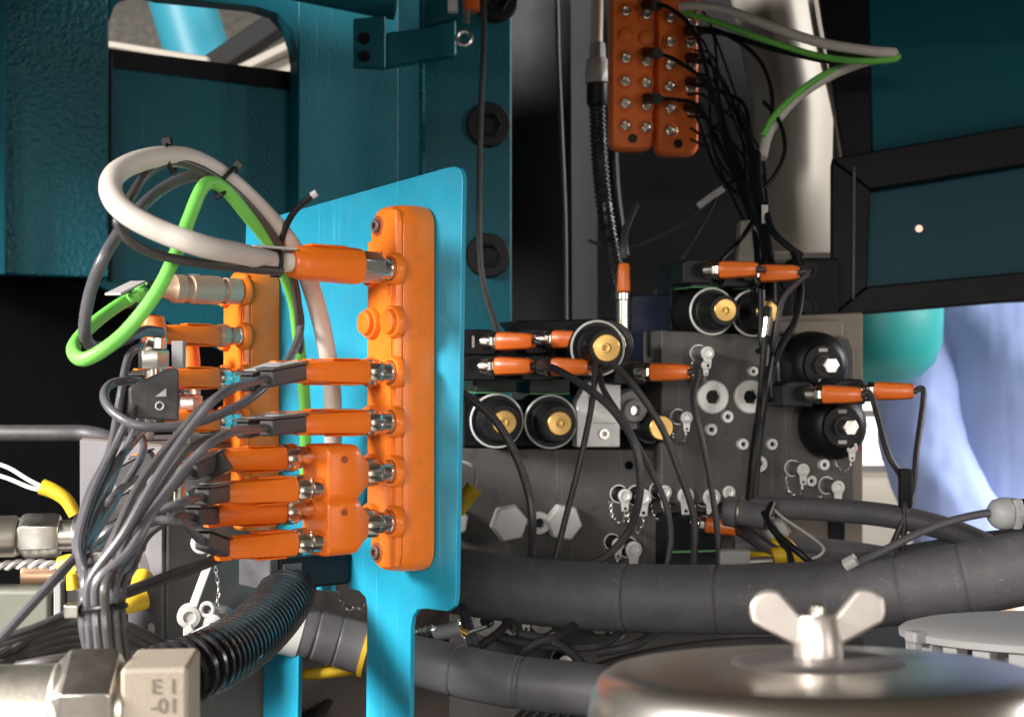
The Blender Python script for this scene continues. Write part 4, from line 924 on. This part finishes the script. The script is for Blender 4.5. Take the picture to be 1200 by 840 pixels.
farplug('orange plug beside the white rimmed coil, its lead falling behind the hose', 633, 398, 1.095, Q((690, 402, 1.06), (698, 425, 1.05), (694, 470, 1.04), (680, 540, 1.03), (662, 610, 1.03), (650, 660, 1.03)))
farplug('orange plug below the white rimmed coil, its lead falling past the cartridge', 632, 430, 1.08, Q((690, 438, 1.04), (708, 458, 1.03), (735, 500, 1.02), (762, 550, 1.02), (780, 590, 1.02), (786, 630, 1.02), (780, 670, 1.02)))
farplug('orange plug right of the white rimmed coil with a steeply falling black lead', 747, 436, 1.09, Q((800, 440, 1.05), (812, 470, 1.04), (824, 520, 1.03), (835, 580, 1.03), (842, 640, 1.03), (840, 680, 1.03)))
farplug('orange plug over the upper coil towards the dark panel', 828, 317, 1.13, Q((870, 312, 1.12), (888, 300, 1.12), (898, 280, 1.13)))
farplug('orange plug over the upper coil by the hanging cables', 876, 321, 1.13, Q((912, 325, 1.11), (918, 350, 1.11), (910, 390, 1.11), (904, 420, 1.12)))
farplug('orange plug left of the black knobs with a lead to the bottom right', 947, 462, 1.09, Q((985, 470, 1.06), (1015, 495, 1.05), (1040, 530, 1.04), (1056, 560, 1.04), (1060, 600, 1.03), (1058, 650, 1.03)))
farplug('orange plug between the knobs with a lead looping in front of the blue overall', 1008, 458, 1.10, Q((1050, 465, 1.08), (1066, 490, 1.06), (1074, 530, 1.05), (1070, 575, 1.04), (1060, 605, 1.03), (1045, 640, 1.03)))
sb = thing('splice_sleeve', 'black splice sleeve on the lead in front of the blue overall', 'sleeve', P(1060, 568, 1.035))
MB().box(-.0042, .0042, -.005, .003, -.017, .012).build('sleeve', 'black', sb, bevel=.001)
MB().box(.0043, .0049, -.004, .002, -.015, .009).build('plate', 'cable_grey', sb)
# loose dark cables before the lower block
cable('dark_cable', 'grey cable curving from the bracket edge down past the hex plugs', Q((520, 445, 1.0), (545, 462, 1.0), (580, 492, 1.0), (605, 535, 1.0), (620, 580, 1.0), (624, 620, 1.0), (622, 660, 1.02)), .0030, 'cable_mid')
cable('dark_cable', 'black cable curving down from the white rimmed coil over the small brass end', Q((700, 412, 1.06), (720, 428, 1.05), (745, 455, 1.04), (775, 500, 1.035), (795, 550, 1.03), (812, 600, 1.03), (814, 640, 1.03), (812, 680, 1.03)), .0027, 'cable_dark')
# vertical plug on a silver rod
vm_ = axis_frame(P(731, 352, 1.16), Vector((0, 0, 1)))
vp = thing('pressure_sensor', 'silver rod-shaped pressure sensor with an upright orange plug', 'sensor', P(731, 392, 1.16))
MB().lathe([(.0062, -.01), (.0062, .028), (.0072, .029), (.0072, .034), (.005, .035)], 22).build('rod', 'nickel', vp)
connector(vp, axis_frame(P(731, 352, 1.16) - Vector((0, 0, .002)), Vector((0, 0, 1))), .85, grip='orange_far', far=True, sleeve=False)
cord(vp, Q((731, 302, 1.16), (731, 290, 1.16), (733, 270, 1.17), (745, 240, 1.2)), .0030, 'cable_dark')
cable('dark_cable', 'thin dark loop over the white rimmed coil', Q((680, 410, 1.09), (690, 392, 1.085), (712, 380, 1.08), (732, 388, 1.08), (738, 405, 1.08), (732, 420, 1.085)), .0030, 'cable_dark')

# ------------------------------------------------------------ far orange boxes at the top
FB = Plane(P(760, 100, 1.42), (1, .10, 0), (0, .0, 1))
def farbox(label, ul, ur, vb_, cols, rows, caps):
    mid = .5 * (ul + ur); h = .020
    rt = thing('distributor_box', label, 'junction box', FB.at(mid, vb_, 0))
    W = FB.st(ur, 100)[0] - FB.st(ul, 100)[0]; L = FB.st(mid, -90)[1] - FB.st(mid, vb_)[1]
    MB().loft([[(x, y, z) for x, y in rrect(-W / 2 + i, i, W / 2 - i, L - i, .010)] for i, z in ((0, 0), (0, h * .8), (.0025, h))]).build('body', 'orange_far', rt, bevel=.0006)
    MB().lathe([(.0045, h), (.0045, h + .002), (.002, h + .002), (.002, h), (.0001, h)], 14, T((.0, .011, 0))).build('screw', 'black', rt)
    inv_ = rt.matrix_basis.inverted()
    for c in cols:
        for v in rows[c]:
            m = inv_ @ FB.at(c, v, h)
            MB().lathe([(.0078, -.001), (.0078, .002), (.0065, .003), (.0055, .003), (.0055, 0), (.0001, 0)], 20, m).build('port_collar', 'orange_far', rt)
            if (c, v) in caps: MB().lathe([(.0060, 0), (.0058, .004), (.0001, .0045)], 18, m).build('blanking_cap', 'orange_far', rt)
            else: MB().lathe([(.0048, 0), (.0048, .005), (.0036, .0055), (.0036, .002), (.0001, .002)], 16, m).build('threaded_socket', 'nickel', rt)
    return rt
farbox('dusky orange sensor box high on the dark panel, beside the white gland', 712, 762, 179, (733, 757), {733: [14, 42, 69, 96, 122, 148], 757: [18, 45, 73, 98, 125, 150]}, {(733, 42), (757, 45)})
farbox('dusky orange sensor box high on the dark panel, nearer the green and white cable', 765, 814, 185, (785, 808), {785: [22, 50, 77, 102, 128, 154], 808: [28, 52, 78, 104, 130]}, set())
GH = 'black sensor cables hanging from the high orange boxes'
HL = ['thin black cable from the topmost port of the high box beside the white gland', 'thin black cable from the middle plug of the high box beside the white gland', 'thin black cable from the lowest plug of the high box beside the white gland', 'thin black cable from the top plug of the high box under the white hairpin', 'thin black cable from the second plug of the high box under the white hairpin', 'thin black cable from the lowest plug of the high box under the white hairpin', 'thin black cable from the third plug of the high box under the white hairpin']
pths = [((757, 6), [(785, 10), (815, 40), (835, 110), (860, 190), (884, 260), (892, 330)]), ((758, 62), [(790, 70), (830, 100), (850, 150), (872, 210), (890, 290)]), ((758, 115), [(790, 117), (818, 125), (840, 165), (868, 225), (892, 300)]),
        ((806, 36), [(840, 36), (880, 60), (900, 90), (905, 130), (896, 170), (884, 250)]), ((808, 68), [(830, 72), (855, 110), (880, 180), (896, 260)]), ((806, 126), [(822, 150), (840, 200), (862, 225), (890, 245)]), ((808, 96), [(838, 105), (870, 120), (878, 150), (880, 200), (890, 260)])]
for k, (s_, ps) in enumerate(pths):
    p0 = FB.hit(s_[0], s_[1], .024)
    rt = thing('sensor_cable', HL[k], 'cable', p0, GH)
    end = P(s_[0] + 26, s_[1] + 2, 1.35)
    MB().tube([p0, p0.lerp(end, .5)], .0055, 12).build('plug', 'black', rt, True)
    pp = [(u, v, 1.36 - .02 * q + .012 * (k % 3)) for q, (u, v) in enumerate(ps)]
    cord(rt, [p0.lerp(end, .3)] + Q(*pp) + Q((896 + 3 * (k % 3), 350, 1.16), (894 + 4 * (k % 4), 400, 1.14), (905 - 3 * k, 412, 1.13)), .0021, 'black', 8)
for k, pts in enumerate((
    Q((896, 240, 1.2), (905, 270, 1.18), (925, 290, 1.17), (940, 300, 1.17)), Q((930, 295, 1.17), (938, 330, 1.15), (934, 370, 1.13), (918, 400, 1.12), (905, 424, 1.115), (893, 400, 1.115), (892, 340, 1.12)),
    Q((888, 250, 1.2), (868, 280, 1.22), (845, 305, 1.2)), Q((895, 120, 1.3), (912, 140, 1.28), (920, 175, 1.26), (908, 205, 1.25), (890, 225, 1.24)),
    Q((900, 360, 1.12), (896, 420, 1.11), (892, 470, 1.10), (884, 530, 1.09), (878, 590, 1.09)), Q((905, 410, 1.12), (898, 450, 1.10), (890, 510, 1.095), (884, 580, 1.09)),
    Q((1120, 380, 1.5), (960, 300, 1.3), (930, 320, 1.14), (905, 345, 1.13)))[:6]):
    cable('black_cable', ['black cable bowing right from the hanging tangle to the hinge block', 'black cable loop hanging in front of the upper coil', 'thin black lead from the tangle down to the left upper plug', 'black cable ring standing out of the tangle below the white cable', 'black cable falling across the upright block', 'second black cable falling across the upright block beside the first'][k], pts, (.0030, .0030, .0020, .0020, .0036, .0030)[k], 'black')
GT = 'thin wires of the hanging tangle'
for k in range(12):
    u0, v0 = random.uniform(806, 816), 20 + 13 * k
    um_, vm_2 = random.uniform(835, 905), random.uniform(110, 215)
    cable('thin_wire', 'hair-thin black wire in the tangle between the high orange boxes and the upper coils', Q((u0, v0, 1.385), (u0 + 22, v0 + random.uniform(0, 20), 1.36), (um_, vm_2, 1.32 + random.uniform(-.03, .02)), (random.uniform(868, 900), random.uniform(225, 262), 1.25), (random.uniform(885, 902), random.uniform(285, 310), 1.19), (random.uniform(880, 925), random.uniform(325, 400), 1.13)), .0013, 'black', cat='wire', group=GT, seg=7)
bun = thing('wrapped_cable_bundle', 'thick black wrapped cable bundle where the hanging cables gather', 'cable bundle', P(894, 250, 1.2))
MB().tube(cr(Q((884, 180, 1.24), (886, 220, 1.22), (893, 255, 1.20), (900, 300, 1.18), (902, 350, 1.15), (903, 400, 1.13), (906, 440, 1.125), (908, 470, 1.12))), [.007, .008, .0075, .009] + [.0095] * 53, 12).build('wrap', 'black', bun, True) if False else MB().tube(cr(Q((884, 180, 1.24), (886, 220, 1.22), (893, 255, 1.20), (900, 300, 1.18), (902, 350, 1.15), (903, 400, 1.13), (906, 440, 1.125), (908, 470, 1.12))), .0058, 12).build('wrap', 'black', bun, True)
MB().box(-.0026, .0026, -.010, -.008, -.010, .006).build('tape', 'label_white', bun)
MB().tube(Q((897, 395, 1.115), (900, 372, 1.115)), .0040, 10).build('silver_sleeve', 'nickel', bun, True)
cable('loose_marker', 'pale marker strip on a loose lead in the hanging tangle', Q((818, 242, 1.33), (834, 230, 1.33), (848, 221, 1.33)), .0032, 'label_white', cat='marker', seg=8)
cable('black_cable', 'thin lead holding the pale marker strip', Q((846, 222, 1.33), (862, 210, 1.32), (880, 200, 1.30), (888, 185, 1.29)), .0018, 'black')
wcv = MB().prism([(-.013, -.022), (.013, -.022), (.013, .010), (.006, .022), (-.011, .020)], 0, .02, frame(P(878, 288, 1.24), Vector((1, 0, 0)), Vector((0, 0, 1)), Vector((0, -1, 0)))).build('pale_clip_plate', 'cream', bevel=.001)
tag(wcv, 'pale cream clip plate behind the hanging black cables', 'clip plate')
# white and green cable of the high box
hc = thing('power_cable', 'white cable leaving the high orange box and folding back in a hairpin', 'cable', P(800, 8, 1.36))
cord(hc, Q((798, 8, 1.36), (815, 7, 1.35), (850, 12, 1.33), (900, 30, 1.30), (960, 50, 1.27), (1020, 60, 1.25), (1046, 62, 1.25), (1040, 66, 1.27), (1010, 74, 1.29), (975, 88, 1.30), (940, 110, 1.30), (915, 135, 1.29), (900, 158, 1.28), (893, 185, 1.27)), .0046, 'cable_white', 12)
hg = thing('green_cable', 'green cable following the white hairpin at the top right', 'cable', P(845, 28, 1.34))
cord(hg, Q((800, 14, 1.37), (850, 30, 1.34), (900, 48, 1.31), (960, 66, 1.28), (1010, 72, 1.255), (1045, 70, 1.25), (1052, 66, 1.255), (1040, 70, 1.28), (1000, 75, 1.30), (965, 88, 1.295), (930, 113, 1.29), (906, 138, 1.28), (894, 160, 1.275)), .0030, 'cable_green', 10)
cable('black_cable', 'black cable beside the white hairpin', Q((812, 36, 1.37), (850, 40, 1.36), (900, 56, 1.33), (950, 68, 1.31), (985, 74, 1.30)), .0028, 'black')
# white gland and conduit
wg = thing('conduit_gland', 'white cable gland with a thin black corrugated conduit hanging below', 'gland', P(700, 74, 1.45))
cord(wg, Q((701, -60, 1.45), (700, 0, 1.45), (699, 60, 1.45)), .0062, 'cable_white', 12, name='white_cord')
MB().lathe([(.0125, -.021), (.0128, -.006), (.0115, -.004), (.0115, .003), (.0088, .005), (.0080, .020), (.0062, .021)], 10).build('gland', 'white_plastic', wg, bevel=.0006)
MB().lathe([(.0100, -.044), (.0112, -.042), (.0112, -.022), (.009, -.021)], 20).build('black_nut', 'black', wg)
cpth = resample(cr(Q((700, 120, 1.45), (702, 170, 1.45), (706, 220, 1.45), (712, 265, 1.45), (722, 320, 1.44), (728, 350, 1.44)), 14), .0008)
MB().tube(cpth, [.0085 + (.0008 if k % 6 < 3 else -.0006) for k in range(len(cpth))], 14).build('corrugated_tube', 'conduit', wg, True, ang=60)
MB().tube(cr(Q((712, 110, 1.46), (718, 170, 1.46), (722, 230, 1.46), (732, 300, 1.45))), .0055, 10).build('side_cable', 'black', wg, True)
cable('thin_cable', 'thin black cable hanging straight down the dark panel', Q((652, -40, 1.66), (654, 60, 1.66), (658, 160, 1.66), (662, 260, 1.66), (663, 375, 1.66)), .0030, 'cable_dark')
cable('thin_cable', 'thin dark cable hanging in front of the bolted teal column', Q((566, -40, 1.40), (567, 50, 1.40), (564, 120, 1.40), (562, 200, 1.40), (562, 290, 1.39), (568, 340, 1.38), (582, 385, 1.36), (590, 410, 1.34)), .0030, 'cable_dark')
cable('thin_cable', 'thin dark lead sagging low across the dark panel', Q((690, 282, 1.5), (715, 290, 1.48), (745, 288, 1.48), (800, 262, 1.46), (840, 225, 1.4)), .0018, 'cable_dark')
cable('thin_cable', 'thin dark lead rising from the navy valve body', Q((742, 395, 1.3), (765, 350, 1.3), (800, 300, 1.32), (830, 250, 1.35), (845, 215, 1.36)), .0020, 'cable_dark')

# ------------------------------------------------------------ jumble behind the thick hose
jb = thing('steel_coupling', 'dark steel coupling with an open silver end under the upright block', 'coupling', axis_frame(P(850, 598, 1.07), Vector((1, -.45, -.12))))
MB().lathe([(.0105, 0), (.0115, .001), (.0115, .010), (.0095, .011), (.0095, .020), (.0100, .021), (.0100, .032)], 24).build('body', 'rubber_grey', jb)
MB().lathe([(.0095, .030), (.0100, .034), (.0086, .036), (.0066, .036), (.0060, .028), (.0001, .028)], 24).build('open_end', 'steel', jb)
MB().torus(.0112, .0010, 24, 6, T((0, 0, .012))).build('ring', 'steel', jb)
ycap('yellow sleeve on a loop of wire under the steel coupling', Q((945, 658, 1.03), (925, 650, 1.03), (905, 652, 1.03)), .0062, [Q((940, 656, 1.03), (958, 652, 1.03), (965, 642, 1.03), (950, 628, 1.04), (920, 608, 1.05), (905, 595, 1.06))])
ycap('amber yellow sleeve beside the orange plug under the steel coupling', Q((860, 650, 1.04), (885, 655, 1.04), (910, 658, 1.04)), .0062)
ycap('curled amber cap right of the steel coupling', Q((905, 640, 1.05), (918, 636, 1.05), (928, 648, 1.05)), .0058)
wc2 = thing('white_corner_cap', 'small white plastic cap behind the black leads under the coupling', 'cap', P(908, 620, 1.07))
MB().lathe([(.008, -.010), (.0105, -.004), (.0105, .010), (.008, .014), (.0001, .0145)], 6, frame(Vector((0, 0, 0)), Vector((1, 0, 0)), Vector((0, 0, 1)), Vector((0, -1, 0)))).build('cap', 'white_plastic', wc2, bevel=.001)
gb = thing('grey_clip', 'small translucent grey clip standing on the thick hose', 'clip', P(860, 660, 1.0))
MB().box(-.011, .011, -.005, .005, -.006, .010).build('clip', 'pale_plastic', gb, bevel=.002)
MB().tube(Q((868, 658, 1.0), (905, 656, 1.0)), .003, 10).build('pin', 'steel', gb, True)
for k, pts in enumerate((Q((905, 590, 1.055), (900, 610, 1.04), (915, 630, 1.03), (940, 650, 1.02), (960, 668, 1.02)), Q((895, 600, 1.05), (910, 625, 1.035), (925, 650, 1.025), (930, 672, 1.02)))):
    cable('black_cable', ['black lead sliding from the coupling behind the thick hose', 'second black lead beside the steel coupling'][k], pts, .0026, 'black')
# leads between thick and grey hose
GL = 'black leads between the two large hoses'
for k, pts in enumerate((Q((620, 690, 1.05), (590, 735, .97), (560, 760, .95), (545, 790, .95)), Q((700, 705, 1.04), (660, 742, .95), (625, 755, .94), (590, 785, .94)), Q((760, 710, 1.03), (710, 752, .95), (660, 758, .95), (610, 752, .96), (580, 745, .97)), Q((610, 742, .95), (650, 752, .94), (680, 775, .93), (690, 800, .93)), Q((800, 712, 1.02), (750, 752, .95), (700, 765, .95)))):
    cable('black_cable', 'black lead lying between the thick hose and the grey hose', pts, .0030, 'cable_dark', group=GL)
for k in range(2):
    cable('grey_cable', 'thin grey cable dropping behind the bracket foot onto the grey hose', Q((530 + 4 * k, 680, 1.04), (545 + 5 * k, 730, .95), (552 + 6 * k, 760, .93), (550 + 6 * k, 785, .92)), .0024, 'cable_grey', group='grey cables behind the bracket foot')

# ------------------------------------------------------------ cable gland at the right edge
gl = thing('cable_gland', 'pale grey cable gland on a black sensor body at the right edge', 'gland', axis_frame(P(1205, 601, .90), Vector((-1, -.12, 0))))
MB().lathe([(.0092, -.05), (.0092, .006), (.0088, .007)], 28).build('sensor_body', 'black', gl)
MB().lathe([(.0102, .0065), (.0110, .0075), (.0110, .0118), (.0102, .0128)], 6).build('hex_collar', 'glandgrey', gl, bevel=.0005)
MB().lathe([(.0098, .0132), (.0103, .0142), (.0103, .0185), (.0092, .0225), (.0060, .0255), (.0030, .0262)], 12).build('dome_nut', 'glandgrey', gl, bevel=.0004)
gz = gl.matrix_basis @ Vector((0, 0, .0245))
cord(gl, [gz, gz + (gl.matrix_basis.to_3x3() @ Vector((0, 0, 1))) * .006] + Q((1115, 610, .90), (1075, 625, .905), (1035, 645, .91), (1000, 662, .92), (975, 680, .93)), .0026, 'cable_grey')
MB().tube(Q((990, 662, .915), (1003, 655, .912)), .0042, 10).build('end_label', 'label_white', gl, True)

# ------------------------------------------------------------ metal can with wing nut, grey ribbed cap
cn = thing('metal_can', 'shiny metal filter can with a domed lid in the near right corner', 'filter can', P(958, 780, .42))
RC = .0690
cn.rotation_euler = (R(-5.0), R(-.6), 0)
MB().lathe([(RC * 1.0, -.12), (RC * 1.0, -.020), (RC * .995, -.012), (RC * .965, -.0055), (RC * .93, -.0025), (RC * .90, -.0016), (RC * .87, -.0020), (RC * .60, .0002), (RC * .42, .0010), (.0001, .0012)], 96, ang=None) if False else MB().lathe([(RC * 1.0, -.12), (RC * 1.0, -.022), (RC * .995, -.014), (RC * .975, -.0075), (RC * .945, -.0035), (RC * .90, -.0012), (RC * .85, -.0004), (RC * .60, .0006), (RC * .42, .0010), (.0001, .0012)], 96).build('can', 'chrome', cn, ang=80)
MB().lathe([(.0262, .0004), (.0250, .0016), (.0215, .0024), (.0150, .0026), (.0001, .0026)], 48).build('washer_disc', 'dullmetal', cn, ang=60)
wn = thing('wing_nut', 'pale silver wing nut on top of the metal can', 'wing nut', cn.matrix_basis @ T((.0004, 0, .0026)))
MB().lathe([(.0072, 0), (.0074, .001), (.0062, .011), (.0055, .0125), (.0035, .0125), (.0034, .010)], 28).build('hub', 'wing', wn)
MB().lathe([(.0026, .002), (.0026, .0150), (.0020, .0158), (.0001, .0158)], 18).build('stud', 'steel', wn)
for s in (-1, 1):
    D, rr_, bw_ = .0142, .0062, .0032
    al = math.acos((rr_ - bw_) / D); ol = [(.0, -bw_)]
    for k in range(25):
        t = -al + 2 * al * k / 24; ol.append((D + rr_ * math.cos(t), rr_ * math.sin(t)))
    ol.append((.0, bw_))
    dx = Vector((s * .78, 0, .63)); dy = Vector((0, 1, 0)) * s; dn = dx.cross(dy)
    wm = frame(Vector((s * .0030, 0, .0050)), dx, dn, -dy if False else dx.cross(dn))
    o = MB().prism(ol, -.0016, .0016, wm).build('wing', 'wing', wn, bevel=.0013, bseg=4)
gr = thing('ribbed_cap', 'pale grey ribbed plastic cap behind the metal can at the right edge', 'cap', P(1240, 738, .66))
gr.rotation_euler = (R(-5), 0, 0)
MB().lathe([(.0001, .0045), (.050, .0045), (.062, .0030), (.070, .0010), (.0722, -.0005), (.0722, -.0035), (.066, -.004), (.0001, -.004)], 56).build('lid', 'pale_plastic', gr)
for k in range(26):
    t = 2 * math.pi * k / 26
    MB().box(.062, .0690, -.0042, .0042, -.020, -.0041, Matrix.Rotation(t, 4, 'Z')).build('rib', 'pale_plastic', gr, bevel=.0006)
MB().lathe([(.060, -.022), (.060, -.0045)], 40).build('core', 'rubber', gr)
MB().box(-.0775, -.0700, -.005, .005, -.004, .0015, Matrix.Rotation(R(14), 4, 'Z')).build('grip_tab', 'pale_plastic', gr, bevel=.0015)
# dark tray under everything
struct(MB().box(-1.0, 1.2, .62, 1.68, .975, .995).build('machine_tray', 'black_frame'))
